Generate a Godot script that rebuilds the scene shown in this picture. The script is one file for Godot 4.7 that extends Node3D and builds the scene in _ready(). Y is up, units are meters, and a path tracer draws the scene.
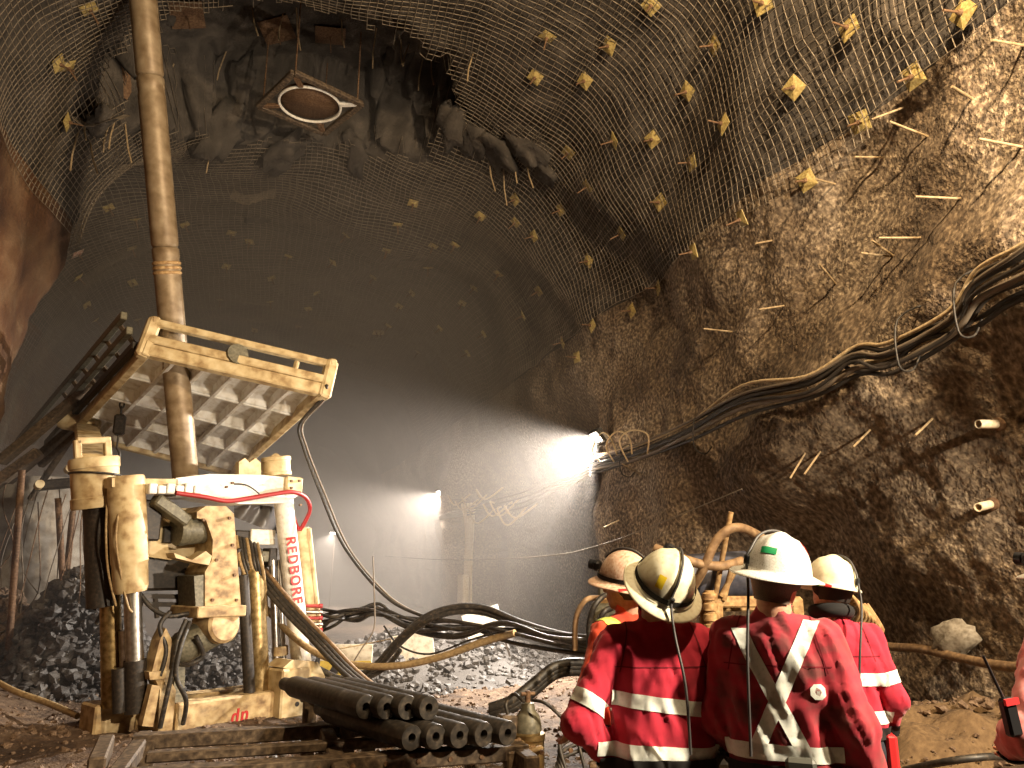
extends Node3D
# An underground drilling chamber: raise drill, rods, shotcrete walls under wire mesh, floodlit haze and a crew seen from behind.

const F := 770.0
const CAM := Vector3(0, 1.65, 0)
const YAW := 18.0
const PITCH := 13.5
var cam_basis: Basis
var names := {}
var M := {}
var rng := RandomNumberGenerator.new()
var n_low := FastNoiseLite.new()
var n_mid := FastNoiseLite.new()
var n_fine := FastNoiseLite.new()
var n_fold := FastNoiseLite.new()
var prof_p := PackedVector2Array()
var prof_n := PackedVector2Array()
var prof_len := 0.0

# ---------------------------------------------------------------- places
func ray(px: float, py: float) -> Vector3:
	return cam_basis * Vector3((px - 512.0) / F, (384.0 - py) / F, -1.0)
func at(px: float, py: float, d: float) -> Vector3:
	return CAM + ray(px, py) * d
func on_x(px: float, py: float, x: float) -> Vector3:
	var r := ray(px, py)
	return CAM + r * ((x - CAM.x) / r.x)
func on_y(px: float, py: float, y: float) -> Vector3:
	var r := ray(px, py)
	return CAM + r * ((y - CAM.y) / r.y)
func on_z(px: float, py: float, z: float) -> Vector3:
	var r := ray(px, py)
	return CAM + r * ((z - CAM.z) / r.z)

# ---------------------------------------------------------------- nodes
func numbered(called: String) -> String:
	if not names.has(called):
		names[called] = 0
		return called
	names[called] += 1
	return "%s_%03d" % [called, names[called]]
func tag(o: Node, label: String, category: String, group := "", kind := "") -> Node:
	if label: o.set_meta("label", label)
	if category: o.set_meta("category", category)
	if group: o.set_meta("group", group)
	if kind: o.set_meta("kind", kind)
	return o
func thing(called: String, label: String, category: String, where := Vector3.ZERO, group := "", basis := Basis()) -> Node3D:
	var o := Node3D.new()
	o.name = numbered(called)
	o.transform = Transform3D(basis, where)
	add_child(o)
	tag(o, label, category, group)
	return o
func put(mesh: Mesh, called: String, mat: Material, parent: Node = self) -> MeshInstance3D:
	var o := MeshInstance3D.new()
	o.name = numbered(called) if parent == self else called
	o.mesh = mesh
	if mat: o.material_override = mat
	parent.add_child(o, true)
	return o
func build(st: SurfaceTool, called: String, mat: Material, parent: Node = self) -> MeshInstance3D:
	st.generate_normals()
	return put(st.commit(), called, mat, parent)
func dup(root: Node3D, where: Transform3D, called := "") -> Node3D:
	var r: Node3D = root.duplicate()
	r.name = numbered(called if called else String(root.name).rstrip("_0123456789"))
	add_child(r)
	r.transform = where
	return r

# ---------------------------------------------------------------- shapes (corners counter-clockwise seen from outside)
func mb(flat := false) -> SurfaceTool:
	var st := SurfaceTool.new()
	st.begin(Mesh.PRIMITIVE_TRIANGLES)
	st.set_smooth_group(0xFFFFFFFF if flat else 0)
	return st
func tri(st: SurfaceTool, a: Vector3, b: Vector3, c: Vector3) -> void:
	st.add_vertex(a); st.add_vertex(c); st.add_vertex(b)
func quad(st: SurfaceTool, a: Vector3, b: Vector3, c: Vector3, d: Vector3) -> void:
	tri(st, a, b, c); tri(st, a, c, d)
func flat(st: SurfaceTool) -> void:
	st.set_smooth_group(0xFFFFFFFF)
func smooth(st: SurfaceTool) -> void:
	st.set_smooth_group(0)
func frame_of(dir: Vector3, hint := Vector3.UP) -> Basis:   # y along dir
	var y := dir.normalized()
	if absf(y.dot(hint)) > 0.98: hint = Vector3.RIGHT
	var x := hint.cross(y).normalized()
	return Basis(x, y, x.cross(y))
func box(st: SurfaceTool, c: Vector3, s: Vector3, b := Basis(), bev := 0.0) -> void:
	flat(st)
	var h := s * 0.5
	bev = minf(bev, minf(h.x, minf(h.y, h.z)) * 0.6)
	var T := Transform3D(b, c)
	var ax := [Vector3.RIGHT, Vector3.UP, Vector3.BACK]
	for i in 3:
		for sg in [-1.0, 1.0]:
			var u: Vector3 = ax[(i + 1) % 3]
			var v: Vector3 = ax[(i + 2) % 3]
			var hu: float = h[(i + 1) % 3] - bev
			var hv: float = h[(i + 2) % 3] - bev
			var n: Vector3 = ax[i] * (sg * h[i])
			if sg < 0: v = -v
			quad(st, T * (n - u * hu - v * hv), T * (n + u * hu - v * hv), T * (n + u * hu + v * hv), T * (n - u * hu + v * hv))
	if bev <= 0.0: return
	for i in 3:
		var j := (i + 1) % 3
		var k := (i + 2) % 3
		for sj in [-1.0, 1.0]:
			for sk in [-1.0, 1.0]:
				var e := Vector3.ZERO
				e[i] = h[i] - bev
				var f := -e
				var p1 := Vector3.ZERO
				p1[j] = sj * h[j]; p1[k] = sk * (h[k] - bev)
				var p2 := Vector3.ZERO
				p2[j] = sj * (h[j] - bev); p2[k] = sk * h[k]
				_edge(st, T, e, f, p1, p2, i)
	for sx in [-1.0, 1.0]:
		for sy in [-1.0, 1.0]:
			for sz in [-1.0, 1.0]:
				var a := Vector3(sx * h.x, sy * (h.y - bev), sz * (h.z - bev))
				var b2 := Vector3(sx * (h.x - bev), sy * h.y, sz * (h.z - bev))
				var c2 := Vector3(sx * (h.x - bev), sy * (h.y - bev), sz * h.z)
				if sx * sy * sz > 0: tri(st, T * a, T * b2, T * c2)
				else: tri(st, T * a, T * c2, T * b2)
func _edge(st: SurfaceTool, T: Transform3D, e: Vector3, f: Vector3, p1: Vector3, p2: Vector3, _i: int) -> void:
	var out := p1 + p2
	var n := ((p2 + f) - (p1 + f)).cross((e + p2) - (f + p1))
	if n.dot(out) > 0: quad(st, T * (f + p1), T * (f + p2), T * (e + p2), T * (e + p1))
	else: quad(st, T * (f + p1), T * (e + p1), T * (e + p2), T * (f + p2))
func bar(st: SurfaceTool, a: Vector3, b: Vector3, w: float, t: float, bev := 0.0, hint := Vector3.UP) -> void:   # square bar; w across, t along the hint
	var B := frame_of(b - a, hint)
	box(st, (a + b) * 0.5, Vector3(w, a.distance_to(b), t), B, bev)
func tube(st: SurfaceTool, pts: PackedVector3Array, r, sides := 8, caps := true) -> void:
	smooth(st)
	var n := pts.size()
	var rings := []
	var prev := Vector3.ZERO
	for i in n:
		var d := (pts[mini(i + 1, n - 1)] - pts[maxi(i - 1, 0)]).normalized()
		var x: Vector3
		if i == 0: x = frame_of(d).x
		else: x = (prev - d * prev.dot(d)).normalized()
		prev = x
		var y := d.cross(x)
		var rr: float = r[i] if r is Array or r is PackedFloat32Array else r
		var ring := PackedVector3Array()
		for k in sides:
			var t := TAU * k / sides
			ring.append(pts[i] + (x * cos(t) + y * sin(t)) * rr)
		rings.append(ring)
	for i in n - 1:
		for k in sides:
			var k2 := (k + 1) % sides
			quad(st, rings[i][k], rings[i][k2], rings[i + 1][k2], rings[i + 1][k])
	if caps:
		flat(st)
		for k in range(1, sides - 1):
			tri(st, rings[0][0], rings[0][k + 1], rings[0][k])
			tri(st, rings[n - 1][0], rings[n - 1][k], rings[n - 1][k + 1])
func rod(st: SurfaceTool, a: Vector3, b: Vector3, r: float, sides := 8, r2 := -1.0) -> void:
	tube(st, PackedVector3Array([a, b]), [r, r if r2 < 0 else r2], sides)
func lathe(st: SurfaceTool, prof: Array, segs := 20, T := Transform3D(), sharp := 0.6) -> void:   # prof: Vector2(radius, y), upwards on the outside
	var g := 0
	st.set_smooth_group(g)
	for i in prof.size() - 1:
		var p: Vector2 = prof[i]
		var q: Vector2 = prof[i + 1]
		if p.is_equal_approx(q): continue
		if i > 0:
			var o: Vector2 = prof[i - 1]
			if absf((p - o).angle_to(q - p)) > sharp: g += 1
		st.set_smooth_group(g)
		for k in segs:
			var a := TAU * k / segs
			var b := TAU * (k + 1) / segs
			var ca := Vector3(cos(a), 0, -sin(a))
			var cb := Vector3(cos(b), 0, -sin(b))
			var A := T * (ca * p.x + Vector3.UP * p.y)
			var B := T * (cb * p.x + Vector3.UP * p.y)
			var C := T * (cb * q.x + Vector3.UP * q.y)
			var D := T * (ca * q.x + Vector3.UP * q.y)
			if p.x > 0.0001: tri(st, A, B, C)
			if q.x > 0.0001: tri(st, A, C, D)
func prism(st: SurfaceTool, poly: PackedVector2Array, depth: float, T: Transform3D) -> void:   # outline in local xy (counter-clockwise), thick along z, centred
	flat(st)
	var idx := Geometry2D.triangulate_polygon(poly)
	var ccw := not Geometry2D.is_polygon_clockwise(poly)   # y up here
	var h := depth * 0.5
	for i in range(0, idx.size(), 3):
		var a := poly[idx[i]]
		var b := poly[idx[i + 1]]
		var c := poly[idx[i + 2]]
		if (b - a).cross(c - a) < 0:
			var t := b; b = c; c = t
		tri(st, T * Vector3(a.x, a.y, h), T * Vector3(b.x, b.y, h), T * Vector3(c.x, c.y, h))
		tri(st, T * Vector3(a.x, a.y, -h), T * Vector3(c.x, c.y, -h), T * Vector3(b.x, b.y, -h))
	var area := 0.0
	for i in poly.size(): area += poly[i].cross(poly[(i + 1) % poly.size()])
	for i in poly.size():
		var a := poly[i]
		var b := poly[(i + 1) % poly.size()]
		if area < 0:
			var t := a; a = b; b = t
		quad(st, T * Vector3(a.x, a.y, -h), T * Vector3(b.x, b.y, -h), T * Vector3(b.x, b.y, h), T * Vector3(a.x, a.y, h))
func spline(keys: Array, per := 6) -> PackedVector3Array:
	var out := PackedVector3Array()
	for i in keys.size() - 1:
		var p0: Vector3 = keys[maxi(i - 1, 0)]
		var p1: Vector3 = keys[i]
		var p2: Vector3 = keys[i + 1]
		var p3: Vector3 = keys[mini(i + 2, keys.size() - 1)]
		for k in per:
			out.append(p1.cubic_interpolate(p2, p0, p3, float(k) / per))
	out.append(keys[-1])
	return out
func grid_mesh(pts: PackedVector3Array, nu: int, nv: int, flip := false) -> ArrayMesh:   # nu across, nv rows
	var nor := PackedVector3Array()
	nor.resize(pts.size())
	for j in nv:
		for i in nu:
			var du := pts[j * nu + mini(i + 1, nu - 1)] - pts[j * nu + maxi(i - 1, 0)]
			var dv := pts[mini(j + 1, nv - 1) * nu + i] - pts[maxi(j - 1, 0) * nu + i]
			var n := du.cross(dv).normalized()
			nor[j * nu + i] = -n if flip else n
	var idx := PackedInt32Array()
	for j in nv - 1:
		for i in nu - 1:
			var a := j * nu + i
			if flip: idx.append_array([a, a + 1, a + nu + 1, a, a + nu + 1, a + nu])
			else: idx.append_array([a, a + nu + 1, a + 1, a, a + nu, a + nu + 1])
	var arr := []
	arr.resize(Mesh.ARRAY_MAX)
	arr[Mesh.ARRAY_VERTEX] = pts
	arr[Mesh.ARRAY_NORMAL] = nor
	arr[Mesh.ARRAY_INDEX] = idx
	var m := ArrayMesh.new()
	m.add_surface_from_arrays(Mesh.PRIMITIVE_TRIANGLES, arr)
	return m

# ---------------------------------------------------------------- materials
func noise_tex(freq: float, size := 512, type := FastNoiseLite.TYPE_SIMPLEX_SMOOTH, octaves := 4, ramp = null, sd := 1, normal := 0.0) -> NoiseTexture2D:
	var n := FastNoiseLite.new()
	n.noise_type = type
	n.frequency = freq
	n.fractal_octaves = octaves
	n.seed = sd
	var t := NoiseTexture2D.new()
	t.width = size; t.height = size
	t.seamless = true
	t.noise = n
	if ramp: t.color_ramp = ramp
	if normal > 0.0:
		t.as_normal_map = true
		t.bump_strength = normal
	return t
func ramp(stops: Array) -> Gradient:
	var g := Gradient.new()
	var o := PackedFloat32Array()
	var c := PackedColorArray()
	for s in stops:
		o.append(s[0]); c.append(s[1])
	g.offsets = o; g.colors = c
	return g
func mat(called: String, col: Color, rough := 0.7, metal := 0.0) -> StandardMaterial3D:
	var m := StandardMaterial3D.new()
	m.resource_name = called
	m.albedo_color = col
	m.roughness = rough
	m.metallic = metal
	m.cull_mode = BaseMaterial3D.CULL_DISABLED
	M[called] = m
	return m
func mottled(called: String, stops: Array, freq: float, scale: float, rough := 0.8, metal := 0.0, sd := 1, relief := 0.0, relief_tex: Texture2D = null, world := true) -> StandardMaterial3D:
	var m := mat(called, Color.WHITE, rough, metal)
	m.albedo_texture = noise_tex(freq, 512, FastNoiseLite.TYPE_SIMPLEX_SMOOTH, 5, ramp(stops), sd)
	m.uv1_triplanar = true
	m.uv1_world_triplanar = world
	m.uv1_scale = Vector3.ONE * scale
	if relief > 0.0:
		m.heightmap_enabled = true
		m.heightmap_scale = relief
		m.heightmap_texture = relief_tex
	return m
func c8(r: int, g: int, b: int) -> Color:
	return Color8(r, g, b)

# ---------------------------------------------------------------- the rock chamber
func setup_profile() -> void:
	var keys := [Vector2(5.75, -0.3), Vector2(5.5, 0.7), Vector2(5.3, 1.7), Vector2(5.2, 2.7), Vector2(5.28, 3.8), Vector2(5.38, 5.0), Vector2(5.3, 6.0), Vector2(5.05, 6.9), Vector2(4.5, 7.8), Vector2(3.6, 8.4), Vector2(2.4, 8.75), Vector2(0.8, 8.95), Vector2(-0.8, 8.95), Vector2(-2.6, 8.7), Vector2(-4.0, 8.0), Vector2(-4.8, 7.0), Vector2(-5.2, 6.0), Vector2(-5.4, 4.5), Vector2(-5.5, 2.5), Vector2(-5.6, 1.0), Vector2(-5.75, -0.3)]
	var dense := PackedVector2Array()
	for i in keys.size() - 1:
		for k in 12:
			dense.append(keys[i].cubic_interpolate(keys[i + 1], keys[maxi(i - 1, 0)], keys[mini(i + 2, keys.size() - 1)], k / 12.0))
	dense.append(keys[-1])
	var acc := PackedFloat32Array([0.0])
	for i in range(1, dense.size()): acc.append(acc[i - 1] + dense[i].distance_to(dense[i - 1]))
	prof_len = acc[-1]
	var j := 0
	for i in 801:
		var s := prof_len * i / 800.0
		while j < acc.size() - 2 and acc[j + 1] < s: j += 1
		prof_p.append(dense[j].lerp(dense[j + 1], (s - acc[j]) / (acc[j + 1] - acc[j])))
	for i in 801:
		var d := (prof_p[mini(i + 1, 800)] - prof_p[maxi(i - 1, 0)]).normalized()
		prof_n.append(Vector2(-d.y, d.x))   # into the chamber: the profile runs up the side at +x, over, and down
func near_side(z: float) -> float:
	return lerpf(0.625, 1.0, smoothstep(-12.3, -13.8, z))
func cavity(x: float, z: float) -> float:   # the broken-out raise opening over the drill
	var dx := (x - 0.15) / 2.5
	var dz := (z + 11.0) / 1.9
	var e := sqrt(dx * dx + dz * dz) + n_mid.get_noise_2d(x * 2.2, z * 2.2) * 0.22
	return 1.0 - smoothstep(0.84, 1.0, e)
func rock(s: float, z: float, rough := 1.0) -> Vector3:   # a point of the rock face, s metres up the profile
	var f := clampf(s / prof_len, 0, 1) * 800.0
	var i := mini(int(f), 799)
	var p := prof_p[i].lerp(prof_p[i + 1], f - i)
	var n := prof_n[i].lerp(prof_n[i + 1], f - i)
	if p.x < 0.0: p.x *= near_side(z)
	var b := Vector3(p.x, p.y, z)
	var d := n_low.get_noise_3dv(b) * 0.4 + n_mid.get_noise_3dv(b) * 0.12 * (1.0 if rough >= 0.0 else 0.0)
	if rough > 0.0: d += n_fine.get_noise_3dv(b) * 0.016 * rough
	if p.x > 4.0:   # the lower face is cut back under a rounded ledge that climbs towards +z
		var ledge := 2.95 + 0.35 * sin(z * 1.1 + 0.5) + 0.16 * (z + 6.0)
		d -= 0.28 * (1.0 - smoothstep(ledge - 0.7, ledge + 0.12, p.y)) * smoothstep(-9.5, -7.0, z)
		d += 0.15 * exp(-pow((p.y - ledge - 0.3) / 0.5, 2)) * smoothstep(-9.0, -7.0, z)
		var recess := smoothstep(-11.9, -12.9, z) * (1.0 - smoothstep(-20.6, -22.2, z)) + smoothstep(-24.0, -26.0, z)
		d -= 1.15 * recess * (1.0 - smoothstep(3.6, 5.4, p.y))   # side cuttings beyond the lamps
	if p.y > 8.0: d -= 1.35 * cavity(b.x, z)
	return b + Vector3(n.x, n.y, 0) * d
func rock_normal(s: float, z: float) -> Vector3:
	var a := rock(s + 0.15, z, 0) - rock(s - 0.15, z, 0)
	var b := rock(s, z + 0.15, 0) - rock(s, z - 0.15, 0)
	return b.cross(a).normalized() * 1.0
func s_of_right(y: float) -> float:   # how far up the profile the height y lies on the +x side
	for i in 801:
		if prof_p[i].y >= y: return prof_len * i / 800.0
	return 0.0
func on_wall(px: float, py: float) -> Array:   # where a sight line meets the rock: [s, z]
	var r := ray(px, py).normalized()
	var t := 2.0
	while t < 45.0:
		var p := CAM + r * t
		# nearest profile sample
		var best := 1e9
		var bi := 0
		for pass_no in 2:
			var c0 := bi
			for i in (range(0, 801, 20) if pass_no == 0 else range(maxi(c0 - 20, 0), mini(c0 + 21, 801), 4)):
				var q := prof_p[i]
				if q.x < 0: q.x *= near_side(p.z)
				var d := q.distance_squared_to(Vector2(p.x, p.y))
				if d < best: best = d; bi = i
		var s := prof_len * bi / 800.0
		var w := rock(s, p.z, 0)
		var n := prof_n[bi]
		var gap := (Vector2(p.x, p.y) - Vector2(w.x, w.y)).dot(n)
		if gap < 0.03: return [s, p.z]
		t += clampf(gap * 0.6, 0.03, 0.8)
	return [0.0, -45.0]
func steps(a: float, b: float, fine_a: float, fine_b: float, d: float, coarse: float) -> PackedFloat32Array:
	var out := PackedFloat32Array()
	var z := a
	while z > b:
		out.append(z)
		if z <= fine_a and z > fine_b: z -= d
		elif z <= fine_b: z -= minf(coarse, d + (fine_b - z) * 0.05)
		else: z -= minf(coarse, d + (z - fine_a) * 0.3)
	out.append(b)
	return out
func shell_piece(called: String, s0: float, s1: float, ds: float, zs: PackedFloat32Array, m: Material, rough := 1.0) -> void:
	var nu := int((s1 - s0) / ds) + 1
	var pts := PackedVector3Array()
	for z in zs:
		for i in nu:
			pts.append(rock(s0 + (s1 - s0) * i / (nu - 1), z, rough))
	var o := put(grid_mesh(pts, nu, zs.size()), called, m)
	o.set_meta("kind", "structure")
func floor_y(x: float, z: float) -> float:
	var y := n_mid.get_noise_2d(x * 0.7, z * 0.7) * 0.07 + n_fine.get_noise_2d(x, z) * 0.015
	y += 0.42 * smoothstep(3.2, 5.6, x + n_mid.get_noise_2d(z, 3.0) * 0.5) * smoothstep(-14.0, -8.0, z)          # muck swept against the side
	y += 0.35 * smoothstep(-2.0, -3.4, x) * smoothstep(-4.0, -7.0, z)
	return y
func make_shell() -> void:
	var s_mesh := s_of_right(5.85)
	var zs_wall := steps(5.0, -46.0, -1.5, -13.5, 0.04, 0.45)
	shell_piece("wall_right", 0.0, s_mesh, 0.04, zs_wall, M.shotcrete)
	var zs := steps(5.0, -46.0, -2.0, -20.0, 0.11, 0.5)
	shell_piece("ceiling", s_mesh, prof_len - s_of_right(6.7), 0.11, zs, M.rock, 1.3)
	shell_piece("wall_left", prof_len - s_of_right(6.7), prof_len, 0.07, zs, M.rock_side, 1.0)
	var fz := steps(5.0, -46.0, -5.0, -15.0, 0.07, 0.6)
	var nu := 176
	var pts := PackedVector3Array()
	for z in fz:
		for i in nu:
			var x := 6.2 - 12.4 * i / (nu - 1)
			pts.append(Vector3(x, floor_y(x, z), z))
	put(grid_mesh(pts, nu, fz.size()), "floor", M.ground).set_meta("kind", "structure")
	for e in [["wall_far", -46.0, 1.0], ["wall_back", 5.0, -1.0]]:   # the two ends of the heading
		var ep := PackedVector3Array()
		for j in 21:
			for i in 25:
				var x := 6.6 - 13.2 * i / 24.0
				var y := -0.3 + 10.4 * j / 20.0
				ep.append(Vector3(x, y, e[1] + e[2] * n_low.get_noise_2d(x, y) * 0.6))
		put(grid_mesh(ep, 25, 21, e[2] < 0), e[0], M.rock).set_meta("kind", "structure")

# ---------------------------------------------------------------- wire mesh
func wire_sheet(s0: float, s1: float, z0: float, z1: float, step: float, r: float, label: String, group: String) -> void:
	var nu := int(round((s1 - s0) / step)) + 1
	var nv := int(round((z0 - z1) / step)) + 1
	var P := PackedVector3Array()
	var N := PackedVector3Array()
	var ok := PackedByteArray()
	for j in nv:
		for i in nu:
			var s := s0 + (s1 - s0) * i / (nu - 1)
			var z := z0 + (z1 - z0) * j / (nv - 1)
			z += n_mid.get_noise_2d(s * 0.55, z * 0.55 + 40.0) * 0.11
			s += n_mid.get_noise_2d(s * 0.5 + 90.0, z * 0.5) * 0.09
			var p := rock(s, z, -1.0)
			var f := clampf(s / prof_len, 0, 1) * 800.0
			var n2 := prof_n[mini(int(f), 800)]
			var n := Vector3(n2.x, n2.y, 0)
			var lift := 0.09 + 0.05 * (0.5 + 0.5 * n_mid.get_noise_2d(s * 0.9, z * 0.9))
			P.append(p + n * lift)
			N.append(n)
			ok.append(0 if p.y > 8.0 and cavity(p.x, z) > 0.02 else 1)
	var V := PackedVector3Array()
	var NO := PackedVector3Array()
	var I := PackedInt32Array()
	for way in 2:
		var outer := nu if way == 0 else nv
		var inner := nv if way == 0 else nu
		for a in outer:
			var before := -1
			for b in inner:
				var k := (b * nu + a) if way == 0 else (a * nu + b)
				var kn := (mini(b + 1, inner - 1) * nu + a) if way == 0 else (a * nu + mini(b + 1, inner - 1))
				var kp := (maxi(b - 1, 0) * nu + a) if way == 0 else (a * nu + maxi(b - 1, 0))
				if not ok[k]:
					before = -1
					continue
				var d := (P[kn] - P[kp]).normalized()
				var n := N[k]
				var t := d.cross(n).normalized()
				var c := P[k] + n * (r * (1.0 if way == 0 else -0.8))
				var first := V.size()
				for q in [[0.0, 1.0], [0.87, -0.5], [-0.87, -0.5]]:
					var w: Vector3 = t * q[0] + n * q[1]
					V.append(c + w * r)
					NO.append(w)
				if before >= 0:
					for q in 3:
						var q2 := (q + 1) % 3
						I.append_array([before + q, first + q2, before + q2, before + q, first + q, first + q2])
				before = first
	if V.is_empty(): return
	var arr := []
	arr.resize(Mesh.ARRAY_MAX)
	arr[Mesh.ARRAY_VERTEX] = V
	arr[Mesh.ARRAY_NORMAL] = NO
	arr[Mesh.ARRAY_INDEX] = I
	var m := ArrayMesh.new()
	m.add_surface_from_arrays(Mesh.PRIMITIVE_TRIANGLES, arr)
	tag(put(m, "wire_mesh_sheet", M.wire), label, "wire mesh", group)
func make_wire() -> void:
	var sm := s_of_right(5.75)
	var s_side := s_of_right(8.3)
	var left := prof_len - s_of_right(5.6)
	var z := -3.0
	while z > -25.0:
		var e := z - 2.2
		var step := 0.1 if z > -14.0 else 0.125
		var r := 0.005 if z > -9.0 else 0.0058 if z > -14.0 else 0.0065
		var low := sm + n_mid.get_noise_2d(z, 7.0) * 0.25 - (0.9 if z < -16.0 else 0.0)
		wire_sheet(low, s_side + 0.05, z, e, step, r, "rusty welded wire mesh sheet pinned to the shotcreted wall above the cables", "mesh sheets on the cable wall")
		if z > -15.0 or true:
			wire_sheet(s_side, prof_len * 0.5, z, e, step, r, "rusty welded wire mesh sheet across the roof beside the cable wall", "mesh sheets on the roof")
			wire_sheet(prof_len * 0.5 - 0.1, left if z < -13.0 else prof_len - s_of_right(6.5), z, e, step, r, "rusty welded wire mesh sheet across the roof above the drill pipe", "mesh sheets on the roof by the pipe")
		if z < -13.0:
			wire_sheet(left - 0.1, left + 2.2, z, e, step, r, "rusty welded wire mesh sheet hanging down the brown rock wall beside the drill", "mesh sheets on the drill side wall")
		z = e

# ---------------------------------------------------------------- bolts, plates, cables on the rock
func bolt_proto(m: Material, size: float, tail: float, with_plate := true) -> Node3D:
	var t := Node3D.new()
	var st := mb()
	if with_plate:
		var h := size * 0.5
		for q in 4:   # a dished square plate: four facets rising to a raised dome
			var a := Vector3(cos(q * PI / 2), 0, -sin(q * PI / 2)) * h * 1.41
			var b := Vector3(cos((q + 1) * PI / 2), 0, -sin((q + 1) * PI / 2)) * h * 1.41
			flat(st)
			quad(st, a, b, b * 0.3 + Vector3.UP * 0.022, a * 0.3 + Vector3.UP * 0.022)
			quad(st, b, a, a - Vector3.UP * 0.008, b - Vector3.UP * 0.008)
			tri(st, Vector3(0, -0.008, 0), b - Vector3.UP * 0.008, a - Vector3.UP * 0.008)
			tri(st, a * 0.3 + Vector3.UP * 0.022, b * 0.3 + Vector3.UP * 0.022, Vector3(0, 0.03, 0))
		build(st, "plate", m, t)
		st = mb()
		lathe(st, [Vector2(0.0, 0.02), Vector2(0.03, 0.02), Vector2(0.026, 0.036), Vector2(0.02, 0.04), Vector2(0.02, 0.062), Vector2(0.0, 0.062)], 6, Transform3D(), 0.3)
		build(st, "nut", M.rust_steel, t)
	st = mb()
	rod(st, Vector3(0, -0.05, 0), Vector3(0, tail, 0), 0.011, 6)
	build(st, "bolt_shank", m if not with_plate else M.rust_steel, t)
	return t
func place_bolt(proto: Node3D, px: float, py: float, called: String, label: String, cat: String, group: String, lift := 0.1, bend := 0.25) -> void:
	var w := on_wall(px, py)
	var n := rock_normal(w[0], w[1])
	var d := (n + Vector3(rng.randf_range(-bend, bend), rng.randf_range(-bend, bend), rng.randf_range(-bend, bend))).normalized()
	var B := frame_of(d, Vector3(0, 0.2, 1)) * Basis(Vector3.UP, PI / 4 + rng.randf_range(-0.4, 0.4)) if lift > 0.0 else frame_of(d)
	var r: Node3D = proto.duplicate()
	r.name = numbered(called)
	add_child(r)
	r.transform = Transform3D(B, rock(w[0], w[1], 0) + n * lift)
	tag(r, label, cat, group)
func make_bolts() -> void:
	var yellow := bolt_proto(M.plate_yellow, 0.19, 0.2)
	var big := bolt_proto(M.rust_steel, 0.5, 0.3)
	var wall_y := [[768, 7], [718, 42], [857, 33], [972, 12], [919, 70], [688, 86], [798, 86], [731, 127], [866, 123], [697, 163], [810, 181], [747, 220], [699, 255], [664, 204], [625, 232], [655, 137], [617, 137], [662, 286], [636, 314], [592, 185], [592, 260], [597, 328], [566, 211]]
	for p in wall_y: place_bolt(yellow, p[0], p[1], "rock_bolt", "yellow diamond bolt plate pinning the mesh high on the cable wall", "rock bolt", "yellow plates on the cable wall")
	var roof_y := [[548, 32], [617, 46], [657, 7], [534, 72], [588, 79], [568, 148]]
	for p in roof_y: place_bolt(yellow, p[0], p[1], "rock_bolt", "yellow bolt plate on the roof mesh where it bends into the cable wall", "rock bolt", "yellow plates at the roof bend")
	var far_y := [[230, 230], [250, 239], [289, 254], [334, 260], [350, 233], [375, 275], [272, 276], [129, 246], [76, 275], [413, 291], [374, 275], [411, 199]]
	for p in far_y: place_bolt(yellow, p[0], p[1], "rock_bolt", "small yellow bolt plate on the dark roof beyond the broken opening", "rock bolt", "yellow plates on the far roof")
	var far_more := [[515, 195], [483, 214], [399, 222], [432, 243], [388, 248], [458, 243], [429, 265], [536, 234], [518, 222], [541, 289], [525, 312], [502, 273], [464, 301], [476, 286], [443, 328], [418, 349], [469, 351], [390, 324], [378, 331], [402, 305], [487, 335], [566, 345], [580, 356], [109, 204], [135, 216], [182, 222], [389, 248], [227, 264], [219, 297], [133, 280], [316, 291], [268, 299], [310, 307], [301, 325], [254, 328], [379, 330], [92, 319], [82, 305], [137, 317]]
	for p in far_more: place_bolt(yellow, p[0], p[1], "rock_bolt", "small yellow bolt plate further back in the far roof and wall", "rock bolt", "yellow plates in the far chamber")
	for p in [[105, 76], [180, 14], [272, 28], [331, 34]]: place_bolt(big, p[0], p[1], "bearing_plate", "large square steel bearing plate bolted to the roof near the pipe", "bearing plate", "large plates on the roof", 0.06, 0.12)
	for p in [[82, 5], [62, 62], [64, 118], [52, 60]]: place_bolt(yellow, p[0], p[1], "rock_bolt", "yellow bolt plate on the brown rock wall beside the pipe", "rock bolt", "yellow plates on the brown wall")
	place_bolt(bolt_proto(M.plate_red, 0.24, 0.15), 77, 251, "rock_bolt", "red and pale bolt plate on the far roof behind the pipe", "rock bolt", "")
	var bare := bolt_proto(M.steel_rust_light, 0.0, 0.34, false)
	var bp := [[970, 92], [924, 130], [882, 162], [958, 202], [919, 232], [889, 258], [833, 183], [1022, 44], [1022, 150], [891, 256], [834, 284], [783, 300], [730, 331], [936, 426], [868, 423], [803, 456], [826, 458], [640, 476], [618, 520], [905, 112], [770, 240]]
	for p in bp: place_bolt(bare, p[0], p[1], "steel_bolt", "bare steel bolt end sticking out of the bright shotcrete wall", "bolt", "bare bolts in the shotcrete", 0.0, 0.3)
	var st := mb()
	tube(st, PackedVector3Array([Vector3(0, -0.1, 0), Vector3(0, 0.22, 0)]), 0.035, 14, false)
	tube(st, PackedVector3Array([Vector3(0, 0.22, 0), Vector3(0, -0.1, 0)]), 0.027, 14, false)
	lathe(st, [Vector2(0.035, 0.22), Vector2(0.027, 0.22)], 14)
	var stub := Node3D.new()
	build(st, "pipe_wall", M.pale_plastic, stub)
	st = mb()
	lathe(st, [Vector2(0.052, -0.02), Vector2(0.052, 0.03), Vector2(0.036, 0.04)], 14)
	build(st, "collar", M.rust_steel, stub)
	place_bolt(stub, 998, 417, "drain_pipe", "short thin pale pipe stub poking out of the dark hollow in the wall", "pipe", "", 0.0, 0.25)
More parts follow.
